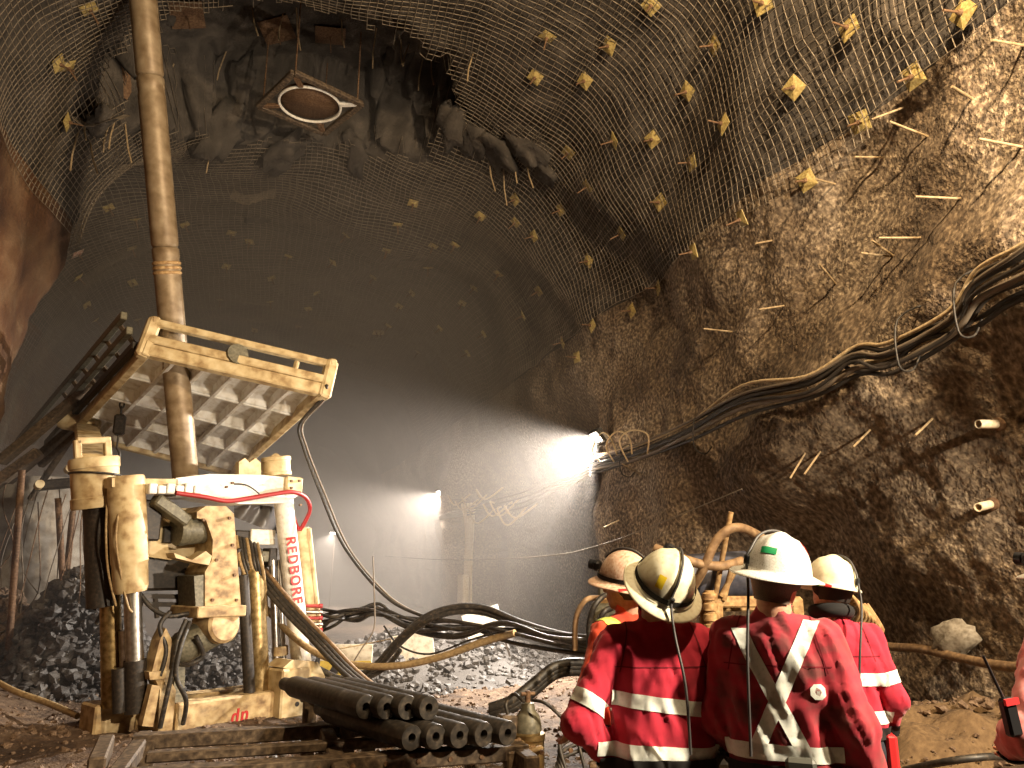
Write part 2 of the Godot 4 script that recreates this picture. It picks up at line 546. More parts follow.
	stub.scale = Vector3.ONE
	var big_stub: Node3D = stub.duplicate()
	place_bolt(big_stub, 992, 502, "drain_pipe", "thick pale pipe stub poking from the lower shotcrete wall", "pipe", "", 0.02, 0.1)

func wall_path(pxs: Array, off: float, dy := 0.0, jitter := 0.0) -> Array:
	var out := []
	for p in pxs:
		var w := on_wall(p[0], p[1])
		var n := rock_normal(w[0], w[1])
		out.append(rock(w[0], w[1], 0) + n * (off + rng.randf_range(-jitter, jitter)) + Vector3.UP * (dy + rng.randf_range(-jitter, jitter)))
	return out
func cable(called: String, keys: Array, r: float, m: Material, label: String, cat := "cable", group := "", per := 6, sides := 7) -> MeshInstance3D:
	var st := mb()
	tube(st, spline(keys, per), r, sides)
	var o := build(st, called, m)
	tag(o, label, cat, group)
	return o
func flat_x(pxs: Array, x: float) -> Array:
	var out := []
	for p in pxs: out.append(on_x(p[0], p[1], x))
	return out
func make_wall_cables() -> void:
	var main := [[1075, 252], [1040, 270], [1000, 290], [960, 313], [905, 345], [870, 362], [820, 389], [760, 413], [700, 438], [650, 453], [610, 463], [588, 470]]
	for i in 8:
		var k := wall_path(main, 0.16 + 0.05 * (i % 3), -0.1 + 0.033 * i, 0.028)
		cable("power_cable", k, [0.02, 0.028, 0.017, 0.024, 0.03, 0.016, 0.022, 0.018][i], [M.cable_dark, M.cable_grey, M.cable_dark, M.cable_tan][i % 4], "thick cable in the sagging bundle strung along the shotcrete wall", "cable", "cables in the wall bundle")
	var low := [[1075, 272], [1030, 298], [985, 312], [940, 332], [900, 352], [868, 372], [846, 362]]
	for i in 2:
		cable("power_cable", wall_path(low, 0.12 + 0.05 * i, -0.06 * i, 0.02), 0.02, M.cable_dark, "cable drooping below the wall bundle and looping back up to it", "cable", "drooping wall cables")
	for p in [[985, 292], [925, 335], [716, 430], [640, 455]]:   # hangers that carry the bundle
		var w := on_wall(p[0], p[1])
		var n := rock_normal(w[0], w[1])
		var b := rock(w[0], w[1], 0)
		var st := mb()
		tube(st, spline([b - n * 0.05 + Vector3.UP * 0.2, b + n * 0.3 + Vector3.UP * 0.14, b + n * 0.34 - Vector3.UP * 0.22, b + n * 0.2 - Vector3.UP * 0.3, b + n * 0.1 - Vector3.UP * 0.2], 5), 0.009, 6)
		tag(build(st, "cable_hook", M.dark_steel), "bent rebar hook carrying the cable bundle on the shotcrete", "hook", "cable hooks")
	for i in 4:   # the run past the first lamp to the second
		var y0 := 466.0 + 3.0 * i
		var k := [on_x(590, y0, 5.0), on_x(560, y0 + 14, 4.95), on_x(520, y0 + 27 + 2 * i, 4.95), on_x(480, y0 + 38, 5.0), on_x(440, y0 + 50 - 2 * i, 5.0)]
		cable("power_cable", k, 0.02, M.cable_grey, "cable slung through the haze between the two wall floodlights", "cable", "cables between the lamps")
	for i in 3:   # loose ends looping at the first lamp
		var c := on_x(600 + 14 * i, 462, 5.0)
		cable("lamp_lead", [c, c + Vector3(-0.1, 0.2 + 0.05 * i, -0.05), c + Vector3(-0.05, 0.42, 0.2), c + Vector3(0, 0.3, 0.42 + 0.1 * i), c + Vector3(0.05, 0.05, 0.5)], 0.012, M.cable_tan, "looped lamp lead coiled beside the nearer wall floodlight", "cable", "leads at the lamp")
	var wire := [on_x(385, 556, 3.6), on_x(450, 560, 3.8), on_x(545, 556, 4.2), on_x(600, 545, 4.5), on_x(660, 523, 4.75), on_x(742, 489, 4.95)]
	cable("stay_wire", wire, 0.007, M.cable_grey, "thin pale wire sagging across the haze to the shotcrete wall", "wire")
	var pipe := wall_path([[862, 628], [900, 640], [940, 650], [985, 657], [1035, 662], [1090, 668]], 0.22)
	cable("air_hose", pipe, 0.04, M.hose_brown, "thick muddy hose along the foot of the dark wall", "hose")
	# a torn cement bag wedged over the hose
	var w := on_wall(962, 632)
	var st := mb()
	lump(st, Vector3(0.22, 0.15, 0.1), 5, 0.22, 10)
	var bag := build(st, "cement_bag", M.bag)
	bag.transform = Transform3D(Basis.from_euler(Vector3(0.3, -1.2, 0.6)), rock(w[0], w[1], 0) + rock_normal(w[0], w[1]) * 0.12)
	tag(bag, "crumpled grey bag caught on the muddy wall hose", "bag")
	# conduit pillar under the second lamp
	var c0 := on_x(468, 515, 5.0)
	var t := thing("conduit_bundle", "pale bundle of conduits with a box under the far floodlight", "conduit", c0)
	for i in 5:
		st = mb()
		tube(st, spline([Vector3(0.05 * i - 0.1, 0.3, 0.12 * i - 0.25), Vector3(0.02 * i, -0.3, 0.1 * i - 0.2), Vector3(0.01 * i, -1.6, 0.1 * i - 0.2), Vector3(0.02 * i, -3.2, 0.11 * i - 0.2)], 5), 0.035, 6)
		build(st, "conduit", M.pale_plastic, t)
	st = mb()
	box(st, Vector3(-0.1, -1.9, 0.0), Vector3(0.16, 0.9, 0.55), Basis(), 0.03)
	build(st, "junction_box", M.pale_plastic, t)
	for i in 9:
		var a := rng.randf_range(-0.5, 0.5)
		var c := on_x(452 + 7 * i, 500 + rng.randf_range(-6, 22), 4.9)
		cable("lamp_lead", [c, c + Vector3(-0.2, 0.3 * a, 0.4), c + Vector3(-0.1, -0.3 + a * 0.4, 0.8), c + Vector3(0.1, 0.2 * a, 1.5)], 0.02, M.cable_tan, "tangled pale lead around the far floodlight", "cable", "leads at the far lamp")
func lump(st: SurfaceTool, size: Vector3, sd: int, rough := 0.25, n := 8, faceted := false) -> void:
	st.set_smooth_group(0xFFFFFFFF if faceted else 0)
	var g := []
	for j in n + 1:
		var row := []
		for i in n * 2:
			var th := PI * j / n
			var ph := TAU * i / (n * 2)
			var d := Vector3(sin(th) * cos(ph), cos(th), -sin(th) * sin(ph))
			row.append(d * size * (1.0 + rough * n_mid.get_noise_3dv(d * 1.6 + Vector3.ONE * sd * 7.3) * 2.0))
		g.append(row)
	for j in n:
		for i in n * 2:
			var i2 := (i + 1) % (n * 2)
			if j > 0: tri(st, g[j][i], g[j + 1][i], g[j][i2])
			if j < n - 1: tri(st, g[j][i2], g[j + 1][i], g[j + 1][i2])

# ---------------------------------------------------------------- roof: broken opening, ring, hanging steel
func make_roof_details() -> void:
	var c := on_y(310, 105, 8.75)
	var t := thing("raise_collar", "white painted steel ring in a diamond frame hung in the broken roof opening", "steel ring", c, "", Basis(Vector3.UP, deg_to_rad(-20)))
	var st := mb()
	var ring := PackedVector3Array()
	for i in 41: ring.append(Vector3(cos(TAU * i / 40) * 0.47, 0, sin(TAU * i / 40) * 0.47))
	tube(st, ring, 0.022, 8, false)
	build(st, "ring", M.white_steel, t)
	st = mb()
	for q in 4:
		var a := Vector3(cos(q * PI / 2), 0, sin(q * PI / 2)) * 0.82
		var b := Vector3(cos((q + 1) * PI / 2), 0, sin((q + 1) * PI / 2)) * 0.82
		bar(st, a, b, 0.1, 0.07, 0.01)
	build(st, "diamond_frame", M.beam_steel, t)
	for q in 4:
		st = mb()
		var a := Vector3(cos(q * PI / 2), 0, sin(q * PI / 2))
		bar(st, a * 0.47, a * 0.8, 0.09, 0.05, 0.01)
		build(st, "gusset", M.white_steel if q == 0 else M.rust_steel, t)
		st = mb()
		rod(st, a * 0.75, a * 0.75 + Vector3.UP * 1.3, 0.012, 6)
		build(st, "hanger_rod", M.rust_steel, t)
	st = mb()
	lathe(st, [Vector2(0.46, 0.05), Vector2(0.46, 0.08), Vector2(0.0, 0.08)], 32)
	lathe(st, [Vector2(0.0, 0.05), Vector2(0.46, 0.05)], 32)
	build(st, "blank_plate", M.rust_steel, t)
	# broken slabs with torn mesh hanging at the rim
	var slabs := [[215, 112, 0.55], [240, 62, 0.4], [285, 150, 0.6], [350, 150, 0.45], [400, 70, 0.5], [428, 105, 0.5], [448, 128, 0.45], [500, 150, 0.62], [525, 138, 0.55], [470, 135, 0.4], [100, 120, 0.4], [130, 100, 0.35], [545, 165, 0.35], [262, 212, 0.4]]
	for k in slabs.size():
		var p = slabs[k]
		var w := on_wall(p[0], p[1])
		st = mb()
		lump(st, Vector3(p[2], p[2] * 0.3, p[2] * 0.6), 20 + k, 0.5, 7)
		var o := build(st, "loose_rock", M.rock)
		var n := rock_normal(w[0], w[1])
		o.transform = Transform3D(frame_of(n + Vector3(rng.randf_range(-0.5, 0.5), 0, rng.randf_range(-0.5, 0.5))) * Basis(Vector3.UP, rng.randf() * 6.0), rock(w[0], w[1], 0) + n * 0.05)
		tag(o, "loose dark rock hanging at the rim of the broken roof", "rock", "loose slabs at the roof opening")
	var spots := [[400, 40], [408, 45], [420, 60], [378, 30], [432, 62], [250, 8], [285, 15], [300, 10], [340, 20], [110, 130], [85, 120], [118, 118], [95, 140], [130, 125], [78, 135], [490, 160], [505, 165], [515, 158], [528, 160], [474, 55], [160, 60], [222, 50], [215, 112], [146, 100]]
	for p in spots:
		var w := on_wall(p[0], p[1])
		var b := rock(w[0], w[1], 0)
		var d := Vector3(rng.randf_range(-0.3, 0.3), -1, rng.randf_range(-0.3, 0.3)).normalized()
		var l := rng.randf_range(0.35, 0.75)
		st = mb()
		tube(st, PackedVector3Array([b - d * 0.1, b + d * l * 0.6, b + d * l + Vector3(0.03, 0, 0.02)]), 0.013, 6)
		tag(build(st, "hanging_bolt", M.steel_rust_light), "long bolt end dangling from the broken roof", "bolt", "bolts dangling from the roof")
	# torn flap of mesh
	for f in [[255, 190, 0.8, 1.1], [110, 112, 0.6, 0.7]]:
		var w := on_wall(f[0], f[1])
		var b := rock(w[0], w[1], 0) + Vector3(0, -0.08, 0)
		st = mb()
		for way in 2:
			for i in 8:
				var pts := PackedVector3Array()
				for j in 8:
					var u := i / 7.0 if way == 0 else j / 7.0
					var v := j / 7.0 if way == 0 else i / 7.0
					pts.append(b + Vector3((u - 0.5) * f[2], -v * f[3] * 0.5 - 0.1 * sin(u * 5.0), v * f[3] * 0.7))
				tube(st, pts, 0.006, 3)
		tag(build(st, "torn_mesh", M.wire), "torn flap of wire mesh curling down from the roof", "wire mesh", "torn mesh flaps")

# ---------------------------------------------------------------- the raise drill
var DT: Transform3D
func dm(px: float, py: float, zl: float) -> Vector3:   # where a sight line meets the drill's own plane z = zl
	var inv := DT.affine_inverse()
	var o := inv * CAM
	var d := inv.basis * ray(px, py)
	return o + d * ((zl - o.z) / d.z)
func wide(px_width: float, zl: float, px := 200.0, py := 600.0) -> float:
	return dm(px + px_width, py, zl).distance_to(dm(px, py, zl))
func pprism(st: SurfaceTool, poly: Array, zf: float, zb: float) -> void:
	var p := PackedVector2Array()
	for q in poly:
		var v := dm(q[0], q[1], zf)
		p.append(Vector2(v.x, v.y))
	prism(st, p, absf(zf - zb), Transform3D(Basis(), Vector3(0, 0, (zf + zb) * 0.5)))
func pbox(st: SurfaceTool, x0: float, y0: float, x1: float, y1: float, zf: float, zb: float, bev := 0.015) -> void:
	var a := dm(x0, y0, zf)
	var b := dm(x1, y1, zf)
	box(st, Vector3((a.x + b.x) / 2, (a.y + b.y) / 2, (zf + zb) / 2), Vector3(absf(b.x - a.x), absf(a.y - b.y), absf(zf - zb)), Basis(), bev)
func pcyl(st: SurfaceTool, x0: float, y0: float, x1: float, y1: float, w: float, zl: float, sides := 18) -> void:
	rod(st, dm(x0, y0, zl), dm(x1, y1, zl), wide(w, zl) * 0.5, sides)
func drum(st: SurfaceTool, x0: float, y0: float, x1: float, y1: float, w: float, zl: float) -> void:   # a cylinder with a rim at both ends
	var a := dm(x0, y0, zl)
	var b := dm(x1, y1, zl)
	var r := wide(w, zl) * 0.5
	var l := a.distance_to(b)
	lathe(st, [Vector2(0, 0), Vector2(r * 0.96, 0), Vector2(r, l * 0.04), Vector2(r, l * 0.2), Vector2(r * 0.95, l * 0.22), Vector2(r * 0.95, l * 0.78), Vector2(r, l * 0.8), Vector2(r, l * 0.96), Vector2(r * 0.96, l), Vector2(0, l)], 22, Transform3D(frame_of(b - a), a))
func bolts_on(st: SurfaceTool, list: Array, zl: float, r: float) -> void:
	for p in list:
		var c := dm(p[0], p[1], zl)
		rod(st, c - Vector3(0, 0, 0.01), c + Vector3(0, 0, 0.025), r, 6)
func hose_local(parent: Node, called: String, keys: Array, r: float, m: Material) -> void:   # keys: [px, py, zl]
	var k := []
	for p in keys: k.append(dm(p[0], p[1], p[2]))
	var st := mb()
	tube(st, spline(k, 6), r, 8)
	build(st, called, m, parent)
func lettering(text: String, size: float, m: Material, parent: Node, T: Transform3D, called := "lettering") -> void:
	var t := TextMesh.new()
	t.text = text
	var f := SystemFont.new()
	f.font_names = PackedStringArray(["Droid Sans"])
	f.font_weight = 700
	t.font = f
	t.font_size = 64
	t.pixel_size = size / 64.0
	t.depth = 0.006
	var o := put(t, called, m, parent)
	o.transform = T
func make_drill() -> void:
	var U := Vector3(0.866, 0, -0.5)
	var V := Vector3(-0.5, 0, -0.866)
	DT = Transform3D(Basis(U, Vector3.UP, -V), on_y(205, 722, 0.0))
	var t := thing("raise_drill", "cream and white raise drill with chrome cylinders and a coffered cover plate", "drill rig", DT.origin, "", DT.basis)
	var st: SurfaceTool
	# base frame
	st = mb()
	pbox(st, 178, 704, 300, 738, 0.35, 0.1, 0.02)
	pbox(st, 96, 706, 182, 728, -0.1, -0.5, 0.02)
	pbox(st, 150, 700, 300, 726, -0.45, -0.75, 0.02)
	build(st, "base_frame", M.cream_mud, t)
	var a := dm(240, 716, 0.355)
	lettering("dp", 0.2, M.red_paint, t, Transform3D(Basis(Vector3.BACK, 0.08) * Basis(Vector3(0.9, 0, 0), Vector3(0.15, 1, 0), Vector3.BACK), a))
	# cylinders on the side away from the wall of cables
	st = mb()
	drum(st, 97, 508, 94, 458, 40, -0.15)
	build(st, "cylinder_cap", M.cream, t)
	st = mb()
	var band := PackedVector3Array()
	var bc := dm(96, 475, -0.15)
	for i in 25: band.append(bc + Vector3(cos(TAU * i / 24), 0, sin(TAU * i / 24)) * (wide(40, -0.15) * 0.5 + 0.005))
	tube(st, band, 0.012, 6, false)
	build(st, "strap", M.grease, t)
	st = mb()
	pcyl(st, 103, 606, 99, 508, 26, -0.15)
	pprism(st, [[92, 508], [122, 508], [122, 560], [116, 600], [96, 600], [90, 540]], -0.1, -0.25)
	build(st, "cylinder_barrel", M.grease, t)
	st = mb()
	pcyl(st, 112, 706, 110, 590, 17, -0.12)
	build(st, "piston_rod", M.brass, t)
	st = mb()
	pcyl(st, 127, 706, 125, 630, 11, 0.02)
	build(st, "piston_rod", M.chrome, t)
	st = mb()
	var q := dm(131, 592, 0.2)
	var q2 := dm(126, 476, 0.2)
	var rr := wide(31, 0.2) * 0.5
	var l := q.distance_to(q2)
	lathe(st, [Vector2(0, 0), Vector2(rr * 0.82, 0), Vector2(rr * 0.92, 0.05), Vector2(rr * 0.95, l * 0.24), Vector2(rr, l * 0.26), Vector2(rr, l * 0.98), Vector2(rr * 0.94, l), Vector2(0, l)], 24, Transform3D(frame_of(q2 - q), q))
	build(st, "cylinder_barrel", M.cream, t)
	st = mb()
	pcyl(st, 135, 662, 132, 585, 15, 0.2)
	build(st, "piston_rod", M.chrome, t)
	st = mb()
	pcyl(st, 136, 712, 135, 660, 19, 0.2)
	pcyl(st, 120, 712, 119, 668, 12, 0.15)
	build(st, "rod_sleeve", M.grease, t)
	# cylinders beside the lettered column
	st = mb()
	pcyl(st, 259, 700, 252, 560, 22, 0.1)
	build(st, "piston_rod", M.brass, t)
	st = mb()
	pcyl(st, 250, 700, 243, 575, 11, 0.2)
	build(st, "guide_rod", M.grease, t)
	for p in [[278, 704, 272, 560, 7], [285, 704, 279, 560, 6]]:
		st = mb()
		pcyl(st, p[0], p[1], p[2], p[3], p[4], 0.05)
		build(st, "guide_rod", M.chrome, t)
	st = mb()
	pcyl(st, 280, 655, 280, 646, 16, 0.05)
	build(st, "rod_collar", M.cream_mud, t)
	st = mb()
	pbox(st, 242, 696, 276, 712, 0.25, -0.1, 0.02)
	build(st, "rod_foot", M.cream_mud, t)
	st = mb()
	pcyl(st, 302, 668, 283, 496, 20, 0.15, 22)
	build(st, "lettered_column", M.white_steel, t)
	var la := dm(289, 570, 0.15) + Vector3(0, 0, wide(20, 0.15) * 0.5 + 0.002)
	var dir := (dm(302, 668, 0.15) - dm(283, 496, 0.15)).normalized()
	lettering("REDBORE", 0.185, M.red_paint, t, Transform3D(Basis(dir, Vector3.BACK.cross(dir), Vector3.BACK), la))
	st = mb()
	pcyl(st, 316, 640, 302, 528, 15, 0.0, 18)
	pcyl(st, 321, 640, 309, 528, 5, 0.1, 10)
	build(st, "side_column", M.cream, t)
	st = mb()
	pbox(st, 283, 670, 308, 716, 0.5, 0.1, 0.02)
	pprism(st, [[308, 668], [325, 676], [325, 706], [308, 716]], 0.45, 0.15)
	pprism(st, [[283, 668], [292, 660], [318, 662], [325, 676], [308, 672]], 0.45, 0.1)
	build(st, "foot_bracket", M.cream, t)
	st = mb()
	for p in [[296, 684], [297, 704], [315, 686], [316, 699]]:
		var c := dm(p[0], p[1], 0.5)
		rod(st, c - Vector3(0, 0, 0.02), c + Vector3(0, 0, 0.006), 0.028, 10)
	build(st, "bolt_hole", M.grease, t)
	# crosshead across the top
	st = mb()
	pprism(st, [[176, 478], [210, 474], [262, 475], [302, 479], [302, 494], [285, 503], [240, 504], [205, 497], [176, 496]], 0.3, -0.25)
	build(st, "crosshead", M.white_steel, t)
	st = mb()
	pprism(st, [[112, 478], [178, 479], [178, 486], [112, 487]], 0.3, -0.3)
	pbox(st, 287, 476, 303, 493, 0.36, -0.2, 0.02)
	build(st, "crosshead_plate", M.cream, t)
	st = mb()
	bolts_on(st, [[291, 481], [291, 488], [299, 481], [232, 483], [226, 487], [300, 505], [228, 512]], 0.36, 0.016)
	build(st, "bolt_head", M.rust_steel, t)
	st = mb()
	drum(st, 277, 476, 276, 457, 30, 0.05)
	build(st, "cylinder_cap", M.cream, t)
	for p in [[245, 472, 9], [256, 470, 9]]:
		st = mb()
		pprism(st, [[p[0] - 6, 476], [p[0] - 6, 462], [p[0], 458], [p[0] + 5, 463], [p[0] + 5, 476]], 0.2, 0.12)
		build(st, "lug", M.cream, t)
	st = mb()
	for k in 6:
		pbox(st, 150 + 9 * k, 483 + (k % 2) * 2, 157 + 9 * k, 494, 0.42, 0.28, 0.01)
	pbox(st, 148, 492, 205, 496, 0.4, 0.3)
	build(st, "valve_bank", M.white_steel, t)
	hose_local(t, "red_hose", [[176, 493, 0.42], [205, 497, 0.42], [227, 501, 0.4], [250, 498, 0.38], [274, 494, 0.4], [292, 492, 0.4], [305, 497, 0.35], [310, 508, 0.25], [306, 520, 0.15], [300, 530, 0.05]], 0.026, M.hose_red)
	hose_local(t, "red_hose", [[292, 505, 0.15], [294, 518, 0.1], [299, 530, 0.05]], 0.022, M.hose_red)
	hose_local(t, "control_line", [[234, 484, 0.36], [246, 485, 0.38], [256, 491, 0.38], [262, 497, 0.36]], 0.01, M.hose_black)
	# drive unit in the middle
	st = mb()
	pprism(st, [[142, 508], [197, 508], [197, 555], [170, 560], [142, 556]], 0.0, -0.3)
	build(st, "drive_plate", M.cream, t)
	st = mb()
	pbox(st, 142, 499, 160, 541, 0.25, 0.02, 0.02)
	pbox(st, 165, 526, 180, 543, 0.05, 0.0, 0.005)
	pbox(st, 144, 556, 196, 590, -0.05, -0.4, 0.03)  # lower beam, its dark colour paints the shadow under the drive plate
	build(st, "control_box_and_shade", M.grease, t)
	st = mb()
	drum(st, 176, 530, 212, 528, 30, 0.18)
	build(st, "gear_drum", M.drab, t)
	st = mb()
	bar(st, dm(154, 499, 0.3), dm(186, 522, 0.3), wide(11, 0.3), 0.2, 0.02, Vector3.BACK)
	build(st, "link_arm", M.drab, t)
	st = mb()
	pprism(st, [[197, 512], [206, 506], [226, 506], [234, 514], [241, 606], [241, 612], [205, 612], [205, 572], [212, 560], [213, 540], [206, 520], [197, 518]], 0.42, -0.1)
	build(st, "drive_bracket", M.cream_mud, t)
	st = mb()
	pprism(st, [[194, 576], [211, 574], [213, 611], [196, 612]], 0.4, 0.0)
	build(st, "side_plate", M.drab, t)
	st = mb()
	pprism(st, [[174, 553], [192, 560], [206, 551], [212, 556], [209, 565], [196, 563], [176, 558]], 0.45, 0.25)
	build(st, "clamp_jaw", M.cream, t)
	st = mb()
	pbox(st, 198, 607, 246, 616, 0.55, -0.1, 0.01)
	build(st, "flange", M.cream_mud, t)
	st = mb()
	var cc := dm(224, 624, 0.5)
	lathe(st, [Vector2(0, -0.3), Vector2(0.2, -0.3), Vector2(0.2, 0.0), Vector2(0.17, 0.03), Vector2(0.0, 0.05)], 24, Transform3D(frame_of(Vector3(0.15, 0.1, 1)), cc))
	build(st, "motor_end", M.cream_mud, t)
	st = mb()
	var ma := dm(174, 652, 0.25)
	var mc := dm(214, 630, 0.3)
	lathe(st, [Vector2(0, 0), Vector2(0.13, 0), Vector2(0.17, 0.08), Vector2(0.17, 0.5), Vector2(0.2, 0.53), Vector2(0.2, 0.6), Vector2(0, 0.6)], 20, Transform3D(frame_of(mc - ma), ma))
	build(st, "hydraulic_motor", M.drab, t)
	st = mb()
	for y in [596.0, 604.0]: bar(st, dm(142, y, -0.1), dm(196, y + 1, -0.1), 0.05, 0.05)
	for x in [155.0, 178.0, 188.0]: bar(st, dm(x, 594, -0.1), dm(x + 2, 618, -0.1), 0.04, 0.04)
	build(st, "guard_rail", M.grease, t)
	# folded plastic sheet over the back
	st = mb()
	smooth(st)
	var g := []
	for j in 7:
		var row := []
		for i in 11:
			var u := i / 10.0
			var v := j / 6.0
			var p := dm(234 + 46 * u, 503 + 4 * u + v * (14 + 14 * u), -0.05 - 0.06 * sin(u * 13.0 + v * 3.0) - 0.05 * v)
			row.append(p)
		g.append(row)
	for j in 6:
		for i in 10:
			quad(st, g[j + 1][i], g[j + 1][i + 1], g[j][i + 1], g[j][i])
	build(st, "plastic_sheet", M.plastic_dark, t)
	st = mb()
	pbox(st, 236, 530, 252, 556, -0.05, -0.3)  # dark block stands in for the shade of an empty gap
	build(st, "dark_void_block", M.grease, t)
	st = mb()
	pbox(st, 252, 529, 275, 545, 0.0, -0.05, 0.01)
	build(st, "back_plate", M.white_steel, t)
	# rod handling arm at the foot
	st = mb()
	pprism(st, [[142, 726], [152, 685], [160, 686], [153, 727]], 0.45, 0.35)
	pprism(st, [[160, 640], [166, 628], [172, 640], [168, 676], [176, 690], [172, 732], [158, 732], [160, 690], [152, 672]], 0.4, 0.2)
	pprism(st, [[149, 672], [174, 670], [176, 678], [150, 680]], 0.42, 0.3)
	build(st, "rod_arm", M.cream_mud, t)
	st = mb()
	pprism(st, [[172, 732], [176, 640], [186, 650], [184, 700], [190, 732]], 0.25, 0.1)
	build(st, "arm_link", M.drab, t)
	var sag := [[[140, 594, 0.1], [152, 608, 0.2], [168, 616, 0.3], [186, 614, 0.35], [204, 612, 0.3]], [[186, 620, 0.45], [178, 640, 0.5], [173, 668, 0.52], [166, 700, 0.5], [160, 728, 0.45]], [[190, 622, 0.45], [181, 646, 0.55], [176, 676, 0.55], [186, 700, 0.52], [183, 724, 0.4]], [[196, 636, 0.5], [203, 655, 0.45], [190, 664, 0.4], [178, 664, 0.3]], [[170, 612, 0.3], [160, 626, 0.35], [166, 650, 0.4], [160, 676, 0.4]]]
	for k in sag: hose_local(t, "hydraulic_hose", k, 0.025, M.hose_black)
	for k in [[[119, 510, 0.3], [116, 540, 0.34], [122, 580, 0.3], [128, 606, 0.32], [132, 612, 0.3]], [[108, 490, 0.1], [106, 530, 0.2], [108, 570, 0.15], [116, 606, 0.2]]]:
		hose_local(t, "control_line", k, 0.012, M.hose_tan)
	# hose fittings on the side column
	for k in 6:
		st = mb()
		var p0 := dm(306, 606 + 6 * k, 0.15)
		var p1 := dm(319, 606 + 6 * k, 0.2)
		rod(st, p0, p1, 0.02, 8)
		rod(st, p1, p1 + (p1 - p0) * 0.25, 0.03, 6)
		build(st, "hose_fitting", M.chrome if k % 2 else M.hose_red, t)
	for k in 7:
		var e := k * 3.5
		hose_local(t, "hydraulic_hose", [[236 + e, 536 + k, -0.05], [240 + e, 560, 0.1 + 0.03 * k], [246 + e * 0.9, 580 + k, 0.15], [250 + e * 0.8, 604 + 2 * k, 0.05]], 0.022, M.hose_black if k % 3 else M.hose_tan)
	for k in 5:
		st = mb()
		pbox(st, 238 + 8 * k, 548 + 3 * (k % 2), 245 + 8 * k, 562 + 5 * (k % 3), 0.08, -0.1, 0.012)
		build(st, "valve_block", M.drab if k % 2 else M.grease, t)
	for p in [[203, 520], [229, 518], [232, 545], [216, 560], [234, 575], [212, 600], [236, 600]]:
		st = mb()
		bolts_on(st, [p], 0.42, 0.018)
		build(st, "bolt_head", M.rust_steel, t)
	make_cover(t)
	make_string()
	make_hoist()

